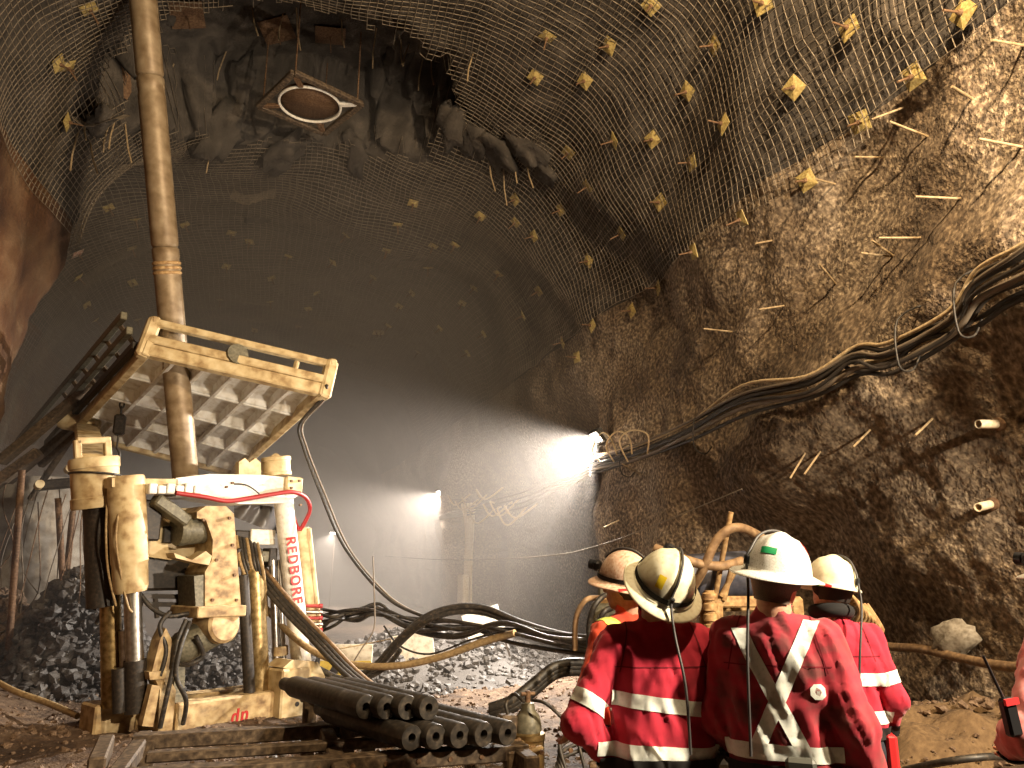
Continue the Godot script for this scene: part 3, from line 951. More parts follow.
func make_cover(t: Node3D) -> void:
	# the raised coffered cover: near edge high, far edge low
	var inv := DT.affine_inverse()
	var na := inv * at(146, 352, 9.15)
	var nb := inv * at(322, 392, 9.65)
	var fa := inv * at(72, 432, 11.6)
	var fb := inv * at(234, 472, 12.1)
	var c := Node3D.new()
	c.name = "cover"
	t.add_child(c)
	var nrm := (nb - na).cross(fa - na).normalized()
	if nrm.y > 0: nrm = -nrm    # down, to the people
	var P := func(u: float, v: float) -> Vector3: return na.lerp(nb, u).lerp(fa.lerp(fb, u), v)
	var st := mb()
	# back sheet
	quad(st, P.call(0, 0) - nrm * 0.12, P.call(1, 0) - nrm * 0.12, P.call(1, 1) - nrm * 0.12, P.call(0, 1) - nrm * 0.12)
	quad(st, P.call(0, 0) - nrm * 0.108, P.call(0, 1) - nrm * 0.108, P.call(1, 1) - nrm * 0.108, P.call(1, 0) - nrm * 0.108)
	build(st, "back_sheet", M.panel_white, c)
	var NU := 6
	var NV := 4
	for j in NV:
		for i in NU:
			if j == 2 and i == 3: continue   # the pipe passes here
			var u0 := (i + 0.05) / NU
			var u1 := (i + 0.95) / NU
			var v0 := (j + 0.05) / NV
			var v1 := (j + 0.95) / NV
			var m := 0.17
			var o := [P.call(u0, v0), P.call(u1, v0), P.call(u1, v1), P.call(u0, v1)]
			var w := [P.call(lerpf(u0, u1, m), lerpf(v0, v1, m)), P.call(lerpf(u1, u0, m), lerpf(v0, v1, m)), P.call(lerpf(u1, u0, m), lerpf(v1, v0, m)), P.call(lerpf(u0, u1, m), lerpf(v1, v0, m))]
			st = mb(true)
			for q in 4:
				var q2 := (q + 1) % 4
				quad(st, o[q], w[q] - nrm * 0.12, w[q2] - nrm * 0.12, o[q2])
			quad(st, w[0] - nrm * 0.12, w[3] - nrm * 0.12, w[2] - nrm * 0.12, w[1] - nrm * 0.1)
			build(st, "panel", M.panel_white, c)
	for i in NU + 1:
		st = mb()
		bar(st, P.call(float(i) / NU, 0.0) - nrm * 0.02, P.call(float(i) / NU, 1.0) - nrm * 0.02, 0.05, 0.09, 0.008, nrm)
		build(st, "rib", M.panel_white, c)
	for j in range(1, NV):
		st = mb()
		bar(st, P.call(0, float(j) / NV) - nrm * 0.025, P.call(1, float(j) / NV) - nrm * 0.025, 0.05, 0.09, 0.008, nrm)
		build(st, "rib", M.panel_white, c)
	# front beam: two stepped channels and a raised rail on end posts
	var away := (fa - na).normalized()
	var up := -nrm
	var w0: Vector3 = P.call(-0.015, 0)
	var w1: Vector3 = P.call(1.015, 0)
	st = mb()
	bar(st, w0 + up * 0.02, w1 + up * 0.02, 0.12, 0.16, 0.015, up)
	build(st, "front_beam", M.cream, c)
	st = mb()
	bar(st, w0 + up * 0.16 - away * 0.02, w1 + up * 0.16 - away * 0.02, 0.1, 0.11, 0.012, up)
	build(st, "front_beam", M.cream, c)
	st = mb()
	bar(st, w0 + up * 0.40 - away * 0.02, w1 + up * 0.40 - away * 0.02, 0.09, 0.09, 0.012, up)
	build(st, "top_rail", M.cream, c)
	for e in [w0, w1]:
		st = mb()
		bar(st, e - up * 0.08, e + up * 0.46, 0.16, 0.14, 0.03, away)
		bar(st, e + up * 0.42 - away * 0.08, e + up * 0.42 + away * 0.12, 0.1, 0.1, 0.02)
		build(st, "end_post", M.cream, c)
	st = mb()
	lathe(st, [Vector2(0, -0.05), Vector2(0.13, -0.05), Vector2(0.13, 0.05), Vector2(0, 0.05)], 16, Transform3D(frame_of(away), w0.lerp(w1, 0.47) + up * 0.22 - away * 0.03))
	build(st, "sheave", M.drab, c)
	st = mb()
	bar(st, w0.lerp(w1, 0.8) + up * 0.18 - away * 0.04, w0.lerp(w1, 0.8) + up * 0.32 - away * 0.04, 0.06, 0.05, 0.01)
	build(st, "stud", M.cream, c)
	for e in [0.0, 1.0]:
		st = mb()
		bar(st, P.call(e, -0.02) + up * 0.03, P.call(e, 1.02) + up * 0.03, 0.1, 0.2, 0.012, nrm)
		build(st, "side_beam", M.cream, c)
	st = mb()
	bar(st, P.call(0, 1.01) + up * 0.03, P.call(1, 1.01) + up * 0.03, 0.1, 0.18, 0.012, nrm)
	build(st, "rear_beam", M.cream, c)
	# hinge knuckles that carry the cover
	st = mb()
	rod(st, P.call(1.0, 0.86) + nrm * 0.0, P.call(1.0, 0.86) + nrm * 0.32, 0.09, 14)
	rod(st, P.call(1.02, 0.86) + nrm * 0.16, P.call(1.02, 0.86) + nrm * 0.26, 0.14, 14)
	rod(st, P.call(1.0, 0.86) + nrm * 0.3, dm(276, 458, 0.05), 0.06, 12)
	build(st, "hinge_knuckle", M.cream, c)
	st = mb()
	var h0: Vector3 = P.call(-0.06, 0.86)
	lathe(st, [Vector2(0, 0), Vector2(0.13, 0.02), Vector2(0.15, 0.1), Vector2(0.13, 0.5), Vector2(0.08, 0.55), Vector2(0, 0.56)], 16, Transform3D(frame_of(nb - na), h0 - (nb - na).normalized() * 0.15))
	build(st, "hinge_knuckle", M.cream, c)
	st = mb()
	bar(st, dm(93, 459, -0.15), P.call(0.04, 0.88), 0.3, 0.1, 0.02)
	for x in [78.0, 108.0]: bar(st, dm(x, 459, -0.1), dm(x - 1.0, 440, -0.1), 0.07, 0.07, 0.01)
	bar(st, dm(76, 441, -0.1), dm(110, 440, -0.1), 0.07, 0.07, 0.01)
	build(st, "hinge_post", M.cream, c)
	# lattice rails running back from the high corner
	for k in 3:
		st = mb()
		var o := up * (0.1 + 0.18 * k) - (nb - na).normalized() * (0.12 + 0.12 * k)
		bar(st, na + o + away * 0.1, fa + o * 1.2 + away * (1.2 + 0.8 * k), 0.08, 0.1, 0.01)
		build(st, "side_rail", M.drab if k else M.grease, c)
	st = mb()
	for k in 6:
		var b0 := na.lerp(fa, 0.08 + 0.16 * k)
		bar(st, b0 + up * 0.1, b0 + up * 0.46 - (nb - na).normalized() * 0.34 + away * 0.1, 0.05, 0.05)
	build(st, "lattice", M.beam_steel, c)

func make_string() -> void:
	var a := DT * dm(190, 476, -0.1)
	var mid := at(172, 325, 9.6)
	var top := at(138, -60, 9.2)
	var d := (top - mid).normalized()
	var t := thing("drill_pipe", "long tan drill pipe leaning up through the cover plate to the roof", "pipe", mid, "", frame_of(d))
	var lo := -(mid - a).dot(d)
	var parts := [[lo - 0.35, -0.3], [-0.3, 0.95], [0.95, 3.0], [3.0, 4.6]]
	for p in parts:
		var st := mb()
		lathe(st, [Vector2(0.13, p[0]), Vector2(0.15, p[0] + 0.02), Vector2(0.158, p[0] + 0.04), Vector2(0.158, p[1] - 0.22), Vector2(0.152, p[1] - 0.2), Vector2(0.152, p[1] - 0.14), Vector2(0.158, p[1] - 0.12), Vector2(0.158, p[1] - 0.02), Vector2(0.145, p[1])], 26)
		build(st, "pipe_section", M.drill_pipe, t)
	for y in [0.62, 0.68, 0.74]:
		var st := mb()
		lathe(st, [Vector2(0.157, y), Vector2(0.167, y + 0.008), Vector2(0.167, y + 0.03), Vector2(0.157, y + 0.04)], 26)
		build(st, "joint_ring", M.rust_pipe, t)

func make_hoist() -> void:
	var hook := at(124, 388, 10.6)
	var t := thing("chain_hoist", "black chain hoist hanging from the cover plate beside the cream cylinder", "chain hoist", hook)
	var st := mb()
	var y := 0.02
	for k in 5:
		st = mb()
		var ring := PackedVector3Array()
		for i in 13:
			var a := TAU * i / 12
			ring.append(Vector3(0, y + sin(a) * 0.055, 0) + (Vector3.RIGHT if k % 2 else Vector3.BACK) * cos(a) * 0.028)
		tube(st, ring, 0.012, 6, false)
		build(st, "chain_link", M.grease if k else M.cream, t)
		y -= 0.085
	st = mb()
	box(st, Vector3(0, y - 0.11, 0), Vector3(0.14, 0.28, 0.13), Basis(), 0.025)
	build(st, "hoist_body", M.grease, t)
	st = mb()
	rod(st, Vector3(0, y - 0.24, 0), Vector3(0, y - 0.44, 0), 0.014, 6)
	build(st, "drop_chain", M.grease, t)
	st = mb()
	tube(st, spline([Vector3(0, y - 0.42, 0), Vector3(0.045, y - 0.5, 0), Vector3(0.03, y - 0.6, 0), Vector3(-0.03, y - 0.6, 0), Vector3(-0.045, y - 0.54, 0)], 5), 0.02, 7)
	build(st, "load_hook", M.grease, t)
	st = mb()
	rod(st, Vector3(0, y - 0.6, 0), Vector3(0, y - 1.9, 0.05), 0.006, 5)
	build(st, "hand_chain", M.grease, t)

# ---------------------------------------------------------------- rods, rack, hoses, signs, muck, power pack
func make_rack() -> void:
	var A := on_y(112, 772, 0.55)
	var B := on_y(520, 744, 0.55)
	var u := (B - A).normalized()
	var v := u.cross(Vector3.UP).normalized()
	if v.z > 0: v = -v
	var L := A.distance_to(B)
	var bs := Basis(u, Vector3.UP, -v)
	var t := thing("rod_rack", "low rusty steel rack of channel beams under the drill rods", "rack", Vector3(A.x, 0, A.z), "", bs)
	var up := 0.5
	var D := 1.05
	var st := mb()
	for z in [0.0, -D]:
		st = mb()
		box(st, Vector3(L * 0.5, up, z), Vector3(L + 0.1, 0.09, 0.08), Basis(), 0.01)
		box(st, Vector3(L * 0.5, up + 0.04, z - 0.03), Vector3(L + 0.1, 0.015, 0.14), Basis(), 0.004)
		build(st, "long_beam", M.beam_steel, t)
	st = mb()
	for k in 14:
		rod(st, Vector3(0.12 + k * 0.2, up, 0.03), Vector3(0.12 + k * 0.2, up, 0.048), 0.016, 6)
	build(st, "rivet_row", M.rust_steel, t)
	for x in [0.0, L * 0.52, L]:
		st = mb()
		box(st, Vector3(x, up - 0.02, -D * 0.5), Vector3(0.1, 0.1, D + 0.5), Basis(), 0.012)
		build(st, "cross_beam", M.beam_steel, t)
	st = mb()
	box(st, Vector3(0.7, up - 0.15, 0.42), Vector3(1.5, 0.07, 0.09), Basis(Vector3.UP, -0.03), 0.01)
	box(st, Vector3(0.15, up - 0.12, 0.2), Vector3(0.08, 0.07, 0.6), Basis(), 0.01)
	build(st, "lower_beam", M.beam_steel, t)
	st = mb()
	box(st, Vector3(-0.16, up + 0.02, -0.6), Vector3(0.1, 0.12, 0.7), Basis(Vector3.UP, 0.1), 0.012)
	build(st, "end_channel", M.beam_steel, t)
	st = mb()
	box(st, Vector3(L * 0.45, up + 0.03, -0.42), Vector3(L * 0.8, 0.06, 0.09), Basis(), 0.01)
	build(st, "middle_beam", M.beam_steel, t)
	for x in [0.05, L * 0.52, L - 0.05]:
		for z in [0.0, -D]:
			st = mb()
			var g: Vector3 = Vector3(A.x, 0, A.z) + u * x + v * -z
			box(st, Vector3(x, up * 0.5 + floor_y(g.x, g.z) * 0.5, z), Vector3(0.1, up - floor_y(g.x, g.z) + 0.04, 0.1), Basis(), 0.012)
			build(st, "leg", M.beam_steel, t)
	st = mb()
	box(st, Vector3(L + 0.02, up + 0.02, -0.35), Vector3(0.12, 0.3, 0.12), Basis(), 0.015)
	box(st, Vector3(L * 0.62, up + 0.1, -D - 0.02), Vector3(0.08, 0.22, 0.08), Basis(), 0.01)
	build(st, "rod_stop", M.beam_steel, t)
	# drill rods: five on the rack, four stacked behind, each with a box end
	var lat := cam_basis.x
	var fwd := Vector3(cam_basis.z.x, 0, cam_basis.z.z).normalized() * -1.0
	var axis := (-lat * 0.62 + fwd * 0.78).normalized()
	var proto := Node3D.new()
	st = mb()
	var r := 0.075
	lathe(st, [Vector2(r * 0.32, 0.06), Vector2(r * 0.36, 0.0), Vector2(r * 0.94, 0.0), Vector2(r, 0.012), Vector2(r, 0.26), Vector2(r * 0.97, 0.27), Vector2(r * 0.97, 0.31), Vector2(r, 0.32), Vector2(r, 1.1), Vector2(r * 0.9, 1.14)], 24)
	build(st, "rod_body", M.rod_steel, proto)
	st = mb()
	lathe(st, [Vector2(r * 0.9, 1.14), Vector2(r * 0.7, 1.17), Vector2(r * 0.62, 1.3), Vector2(0.0, 1.3)], 20)
	build(st, "threaded_pin", M.rod_steel, proto)
	st = mb()
	lathe(st, [Vector2(0.0, 0.055), Vector2(r * 0.35, 0.055)], 16)
	build(st, "bore", M.grease, proto)
	for i in 5:
		var c := on_y(412 + 24 * i, 738 - 1.2 * i, 0.57 + r + 0.01)
		dup_as(proto, "drill_rod", Transform3D(frame_of(axis), c), "dark steel drill rod lying in the row on the rack beams", "drill rod", "drill rods on the rack")
	for i in 4:
		var c := on_y(366 + 21 * i, 707 + 0.3 * i, 0.8)
		dup_as(proto, "drill_rod", Transform3D(frame_of(axis), c), "dark steel drill rod in the raised row behind the rack", "drill rod", "drill rods behind the rack")
	# bearer under the raised row
	var c0 := on_y(360, 710, 0.7)
	var c1 := on_y(446, 712, 0.7)
	st = mb()
	bar(st, c0 + axis * 0.3, c1 + axis * 0.3, 0.12, 0.12, 0.01)
	for p in [c0.lerp(c1, 0.1), c0.lerp(c1, 0.9)]: bar(st, p + axis * 0.3, Vector3(p.x, 0.0, p.z) + axis * 0.3, 0.1, 0.1, 0.01)
	bar(st, c0 + axis * 0.95, c1 + axis * 0.95, 0.12, 0.12, 0.01)
	for p in [c0.lerp(c1, 0.1), c0.lerp(c1, 0.9)]: bar(st, p + axis * 0.95, Vector3(p.x, 0.0, p.z) + axis * 0.95, 0.1, 0.1, 0.01)
	tag(build(st, "rod_trestle", M.beam_steel), "rusty trestle carrying the raised row of drill rods", "trestle")
	# canister standing at the end of the rack
	var cp := at(528, 752, 5.3)
	cp.y = 0.0
	t = thing("lubricator", "brass coloured canister with a grey domed cap beside the rack end", "canister", cp)
	st = mb()
	lathe(st, [Vector2(0, 0.0), Vector2(0.115, 0.0), Vector2(0.12, 0.02), Vector2(0.12, 0.08), Vector2(0.113, 0.09), Vector2(0.113, 0.5), Vector2(0.12, 0.51), Vector2(0.12, 0.545), Vector2(0.1, 0.555), Vector2(0, 0.555)], 26)
	build(st, "canister_body", M.brass, t)
	st = mb()
	lathe(st, [Vector2(0.095, 0.55), Vector2(0.095, 0.6), Vector2(0.08, 0.66), Vector2(0.05, 0.7), Vector2(0.045, 0.74), Vector2(0, 0.75)], 22)
	build(st, "domed_cap", M.drab, t)
	st = mb()
	rod(st, Vector3(0, 0.74, 0), Vector3(0, 0.82, 0), 0.02, 8)
	rod(st, Vector3(-0.05, 0.8, 0), Vector3(0.05, 0.8, 0), 0.014, 8)
	build(st, "tap", M.rust_steel, t)
	var h := [[[532, 700, 5.3], [545, 703, 5.2], [560, 716, 5.2], [575, 735, 5.1], [585, 770, 5.0]], [[524, 702, 5.3], [514, 694, 5.4], [506, 704, 5.4], [510, 722, 5.3], [512, 745, 5.2]]]
	for k in h: cable("oil_hose", ats(k), 0.012, M.hose_black, "thin black hose curling off the brass canister cap", "hose", "canister hoses")
func dup_as(proto: Node3D, called: String, T: Transform3D, label: String, cat: String, group: String) -> Node3D:
	var r: Node3D = proto.duplicate()
	r.name = numbered(called)
	add_child(r)
	r.transform = T
	tag(r, label, cat, group)
	return r
func ats(keys: Array) -> Array:
	var out := []
	for k in keys: out.append(at(k[0], k[1], k[2]))
	return out
func make_hoses() -> void:
	# bundle from the drill fittings to the power pack
	for i in 7:
		var e := i - 3.0
		var w: Callable = func(x: float, y: float, d: float, q: int) -> Array: return [x + rng.randf_range(-4, 4), y + e * q * 0.8 + rng.randf_range(-5.0, 5.0), d + rng.randf_range(-0.25, 0.25)]
		var k := ats([[316, 608 + i * 5, 10.3], w.call(334, 617, 10.1, 3), w.call(355, 616, 10.0, 2), w.call(378, 611, 9.8, 2), w.call(410, 624, 9.4, -2), w.call(455, 629, 8.9, -2), w.call(505, 629, 8.3, 3), w.call(550, 637, 7.8, 3), [590, 646 + e * 3.0, 7.4]])
		cable("hydraulic_hose", k, 0.022, M.hose_black, "black hydraulic hose in the bundle from the drill to the power pack", "hose", "hoses in the bundle")
	for i in 2:
		var o := 5.0 * i
		cable("hydraulic_hose", ats([[318, 668 + o, 9.6], [345, 679 + o, 9.5], [372, 668 + o, 9.3], [398, 640 + o, 9.1], [425, 617 + o, 9.0], [455, 607 + o, 8.9], [485, 608 + o, 8.7], [520, 622 + o * 0.7, 8.3], [555, 633 + o, 7.9], [592, 640 + o, 7.4]]), 0.036, M.hose_black, "thick black hose arching up over the hose bundle", "hose", "arched hoses")
	for i in 4:
		var o := 5.0 * i
		cable("hydraulic_hose", ats([[240 + o * 0.6, 552 - o * 0.4, 9.6], [258 + o, 580, 9.3], [285 + o, 612, 9.0], [312 + o, 640, 8.7], [338 + o, 668, 8.2], [362 + o, 688, 7.6], [388 + o, 703, 7.0]]), 0.03, M.hose_black if i < 3 else M.hose_brown, "black hose running down from the drive unit onto the drill rods", "hose", "hoses down to the rods")
	cable("air_hose", ats([[262, 604, 9.5], [286, 630, 9.3], [315, 652, 9.1], [350, 664, 8.9], [395, 666, 8.7], [440, 657, 8.5], [480, 643, 8.3], [515, 633, 8.1]]), 0.04, M.hose_tan, "thick tan hose sagging across the front of the hose bundle", "hose")
	cable("air_hose", ats([[330, 678, 9.0], [352, 684, 8.9], [385, 668, 8.8], [400, 650, 8.7]]), 0.03, M.hose_black, "short black hose curving past the warning sign", "hose")
	cable("control_line", ats([[352, 664, 9.0], [362, 648, 9.1], [374, 628, 9.2], [374, 590, 9.3], [373, 556, 9.4]]), 0.008, M.cable_grey, "thin grey line tied up above the hose bundle", "cable")
	cable("control_line", ats([[384, 626, 9.4], [400, 646, 9.2], [430, 654, 9.0], [470, 640, 8.7], [500, 632, 8.5]]), 0.012, M.hose_black, "thin black line drooping under the arched hoses", "cable")
	cable("control_line", ats([[332, 650, 9.8], [360, 645, 9.8], [395, 638, 9.8], [412, 634, 9.8]]), 0.008, M.cable_tan, "pale cord stretched between the warning boards", "cable")
	cable("hanging_cable", ats([[327, 385, 9.6], [322, 398, 9.7], [300, 424, 9.9], [303, 446, 9.9], [320, 492, 9.8], [345, 548, 9.6], [385, 596, 9.3], [420, 615, 9.1], [450, 622, 8.9]]), 0.02, M.hose_black, "black cable hanging from the cover corner to the hose bundle", "cable")
	cable("hanging_cable", ats([[327, 388, 9.62], [324, 400, 9.72], [303, 424, 9.92], [307, 448, 9.92], [325, 494, 9.82], [350, 550, 9.62], [390, 597, 9.3], [424, 616, 9.1]]), 0.013, M.cable_grey, "grey cable hanging beside the black one from the cover corner", "cable")
	for i in 3:
		var o := 4.0 * i
		cable("suction_hose", ats([[490, 716 - o, 6.4], [512, 708 - o, 6.4], [535, 690 - o, 6.5], [556, 674 - o, 6.6], [580, 671 - o, 6.7], [604, 676 - o, 6.8]]), 0.045, M.hose_black, "fat black suction hose bending over behind the rack end", "hose", "suction hoses")
	for i in 4:
		cable("air_hose", ats([[566 - i * 3, 770, 5.4], [560, 742 + i * 6, 5.5], [578, 730 + i * 7, 5.6], [592, 750, 5.5]]), 0.016, M.hose_black, "thin black hose looping on the ground beside the crew", "hose", "loose hoses on the ground")
	for i in 6:
		cable("air_hose", ats([[400 + i * 14, 764, 5.0], [430 + i * 13, 752 - i, 5.1], [462 + i * 10, 758, 5.0], [500 + i * 8, 748, 5.1], [520 + i * 3, 740 + i * 3, 5.2]]), 0.018, M.hose_tan if i % 2 else M.hose_brown, "muddy hose tangled under the rack end", "hose", "hoses under the rack")
func board(px0: float, py0: float, px1: float, py1: float, d: float, tilt: float, label: String, sign := false) -> void:
	var c := at((px0 + px1) / 2, (py0 + py1) / 2, d)
	var w := (px1 - px0) / F * d
	var h := (py1 - py0) / F * d
	var fl := Vector3(cam_basis.z.x, 0, cam_basis.z.z).normalized()
	var B := Basis(Vector3.UP.cross(fl).normalized(), Vector3.UP, fl) * Basis(Vector3.BACK, tilt) * Basis(Vector3.RIGHT, -0.15)
	var t := thing("warning_board", label, "sign", c, "", B)
	var st := mb()
	box(st, Vector3.ZERO, Vector3(w, h, 0.02), Basis(), 0.004)
	build(st, "board", M.board_white, t)
	if sign:
		st = mb()
		box(st, Vector3(0, -h * 0.25, 0.012), Vector3(w * 0.98, h * 0.48, 0.004))
		build(st, "yellow_panel", M.sign_yellow, t)
		for k in [-0.22, 0.12]:
			st = mb()
			prism(st, PackedVector2Array([Vector2(-0.12, -0.1) * h, Vector2(0.12, -0.1) * h, Vector2(0, 0.14) * h]), 0.004, Transform3D(Basis().scaled(Vector3(1.4, 1.4, 1)), Vector3(k * w, -h * 0.26, 0.017)))
			build(st, "warning_triangle", M.grease, t)
	st = mb()
	for k in [-0.4, 0.4]: bar(st, Vector3(k * w, -h * 0.5, -0.02), Vector3(k * w, -h * 0.5 - 0.75, -0.25), 0.03, 0.03)
	build(st, "stake", M.beam_steel, t)
func make_signs() -> void:
	board(320, 645, 372, 676, 11.2, 0.0, "white and yellow board with black warning triangles behind the drill foot", true)
	board(392, 634, 434, 664, 11.6, 0.15, "plain pale board tilted behind the crossing hoses")
	board(464, 610, 502, 634, 12.4, 0.32, "small pale board leaning in the haze above the hose arch")
func rubble(called: String, label: String, count: int, place: Callable, smin: float, smax: float, m: Material) -> void:
	var st := mb(true)
	lump(st, Vector3(1, 0.75, 0.85), 3, 0.5, 3, true)
	st.generate_normals()
	var mesh := st.commit()
	var mm := MultiMesh.new()
	mm.transform_format = MultiMesh.TRANSFORM_3D
	mm.mesh = mesh
	mm.instance_count = count
	for i in count:
		var s := smin + (smax - smin) * pow(rng.randf(), 2.5)
		var B := Basis.from_euler(Vector3(rng.randf() * 6, rng.randf() * 6, rng.randf() * 6)).scaled(Vector3(s, s * rng.randf_range(0.6, 1.0), s))
		mm.set_instance_transform(i, Transform3D(B, place.call()))
	var o := MultiMeshInstance3D.new()
	o.name = numbered(called)
	o.multimesh = mm
	o.material_override = m
	add_child(o)
	tag(o, label, "", "", "stuff")
func heap(called: String, label: String, c: Vector3, r: Vector3, m: Material, sd: int) -> void:
	var st := mb()
	var pts := PackedVector3Array()
	var n := 41
	for j in n:
		for i in n:
			var u := i / (n - 1.0) * 2 - 1
			var v := j / (n - 1.0) * 2 - 1
			var e := clampf(1.0 - sqrt(u * u + v * v) + 0.18 * n_mid.get_noise_2d(u * 1.5 + sd, v * 1.5), 0, 1)
			pts.append(c + Vector3(u * r.x, r.y * smoothstep(0, 1, e) * (0.85 + 0.25 * n_fine.get_noise_2d(u * 0.6, v * 0.6 + sd)) - 0.04, v * r.z))
	tag(put(grid_mesh(pts, n, n, true), called, m), label, "heap")
func heap_place(c: Vector3, r: Vector3) -> Callable:
	return func() -> Vector3:
		var a := rng.randf() * TAU
		var e := sqrt(rng.randf())
		return c + Vector3(cos(a) * r.x * e, r.y * smoothstep(0, 1, 1.0 - e) * 0.95, sin(a) * r.z * e)
func make_muck() -> void:
	var h := [[on_y(95, 700, 0.0) + Vector3(-0.5, 0, -1.2), Vector3(1.5, 1.75, 1.5), "dark heap of broken rock behind the drill cylinders"], [on_y(228, 690, 0.0) + Vector3(0, 0, -0.6), Vector3(1.3, 0.75, 1.0), "low heap of grey broken rock behind the drill base"], [on_y(430, 672, 0.0), Vector3(3.4, 0.75, 2.4), "wide pale muck heap in the haze behind the hoses"], [on_y(20, 690, 0.0) + Vector3(-0.6, 0, -0.8), Vector3(1.3, 1.4, 1.2), "brown heap of broken rock against the pale side wall"]]
	for k in h.size():
		heap("muck_heap", h[k][2], h[k][0], h[k][1], M.stone_brown if k == 3 else M.stone, k * 9)
		rubble("broken_rock", "broken rock lying on the " + ["dark heap behind the drill", "low heap behind the drill base", "pale heap in the haze", "brown heap by the side wall"][k], [2600, 1500, 3200, 1200][k], heap_place(h[k][0], h[k][1]), 0.015, [0.11, 0.08, 0.09, 0.12][k], M.stone_brown if k == 3 else M.stone)
	rubble("gravel", "loose gravel scattered over the muddy floor", 5200, func() -> Vector3:
		var x := rng.randf_range(-4.2, 5.0)
		var z := rng.randf_range(-12.5, -5.0)
		return Vector3(x, floor_y(x, z), z), 0.008, 0.05, M.stone_brown)
	rubble("gravel", "pale wet stone chips around the rack and canister", 1500, func() -> Vector3:
		var x := rng.randf_range(0.0, 2.6)
		var z := rng.randf_range(-8.5, -4.6)
		return Vector3(x, floor_y(x, z), z), 0.008, 0.04, M.stone)
	var dc := on_y(930, 752, 0.3)
	heap("dirt_heap", "smooth brown dirt bank at the foot of the cable wall", Vector3(dc.x + 0.5, 0.12, dc.z), Vector3(1.7, 0.62, 1.6), M.dirt, 71)
	rubble("gravel", "small clods on the brown dirt bank", 900, heap_place(Vector3(dc.x + 0.5, 0.12, dc.z), Vector3(1.7, 0.55, 1.6)), 0.006, 0.05, M.stone_brown)
	cable("ground_hose", [on_y(905, 770, 0.5), on_y(945, 762, 0.62), on_y(985, 757, 0.66), on_y(1015, 757, 0.62)], 0.02, M.hose_black, "black hose lying across the brown dirt bank", "hose")
func make_side_clutter() -> void:
	# props and a torn brattice beside the drill
	var P := [[[22, 470, 10.6], [12, 605, 10.4]], [[58, 498, 11.2], [66, 640, 11.0]], [[74, 500, 11.4], [64, 600, 11.2]]]
	for k in P:
		var a := at(k[0][0], k[0][1], k[0][2])
		var b := at(k[1][0], k[1][1], k[1][2])
		b = a + (b - a) * ((a.y - 0.05) / (a.y - b.y))
		var st := mb()
		rod(st, a, b, 0.045, 8)
		tag(build(st, "steel_prop", M.rust_steel), "rusty steel prop standing between the side wall and the drill", "prop", "props beside the drill")
	var st := mb()
	bar(st, at(36, 486, 10.9), at(82, 482, 11.1), 0.16, 0.14, 0.02)
	var t := build(st, "cross_tie", M.grease)
	tag(t, "dark cross tie capping the leaning props", "beam")
	for e in [[38, 486, 10.8], [68, 470, 11.0]]:
		st = mb()
		var c := at(e[0], e[1], e[2])
		rod(st, c, c + Vector3(0.05, 0.02, 0.12), 0.06, 12)
		build(st, "end_cap", M.cream, t)
	# timbers and beams jammed under the cover rails
	var beams := [[[0, 462, 10.9], [108, 372, 11.0], 0.16], [[8, 482, 11.4], [96, 408, 11.4], 0.13], [[40, 466, 11.2], [84, 428, 11.2], 0.1], [[-8, 486, 10.6], [40, 452, 10.8], 0.18], [[30, 500, 11.6], [70, 440, 11.6], 0.09]]
	for b in beams:
		st = mb()
		bar(st, at(b[0][0], b[0][1], b[0][2]), at(b[1][0], b[1][1], b[1][2]), b[2], b[2] * 0.8, 0.015)
		tag(build(st, "steel_girder", M.beam_steel), "grimy girder jammed between the side wall and the drill cover", "beam", "beams beside the cover")
	for i in 14:
		var a := at(10 + i * 7, 470 + (i % 5) * 8, 11.2 + (i % 3) * 0.2)
		cable("loose_wire", [a, a + Vector3(0.1 * sin(i * 2.0), -0.5, 0.1), a + Vector3(0.2 * cos(i * 1.7), -1.1 - 0.05 * i, 0.05), a + Vector3(0.25 * sin(i * 3.0), -1.5 - 0.06 * i, 0.1)], 0.008, M.cable_grey if i % 2 else M.rust_steel, "loose wire dangling from the beams beside the drill", "wire", "dangling wires", 4, 5)
	for k in 3:
		var c := at(104 + k * 2, 500 + k * 14, 10.1)
		cable("hose_coil", [c + Vector3(0, 0.5, 0), c + Vector3(-0.12, 0.2, 0.1), c + Vector3(-0.05, -0.4, 0.12), c + Vector3(0.08, -0.9, 0.1), c + Vector3(0.0, -1.2, 0)], 0.03, M.hose_black, "black hose hung down the dark cylinder of the drill", "hose", "hoses on the cylinder")
	# pale shotcrete pier behind the props
	var pier := at(32, 560, 12.2)
	var pts := PackedVector3Array()
	for j in 34:
		for i in 25:
			var uu := i / 24.0
			var y := 3.2 * j / 33.0
			var an := PI * uu
			var p := Vector3(pier.x + cos(an) * (0.75 + 0.12 * n_mid.get_noise_2d(y, uu * 3.0)), y - 0.1, pier.z - 0.4 + sin(an) * 0.55)
			p += Vector3(cos(an), 0, sin(an)) * (n_mid.get_noise_3dv(p * 1.3) * 0.1 + n_fine.get_noise_3dv(p) * 0.02)
			pts.append(p)
	tag(put(grid_mesh(pts, 25, 34), "shotcrete_pier", M.shotcrete_pale), "pale grey shotcrete pier behind the rusty props", "pier")
	cable("air_hose", [on_y(-20, 672, 0.42), on_y(12, 690, 0.3), on_y(45, 702, 0.2), on_y(78, 716, 0.12)], 0.035, M.hose_tan, "muddy pale hose running down over the rock heap by the props", "hose")
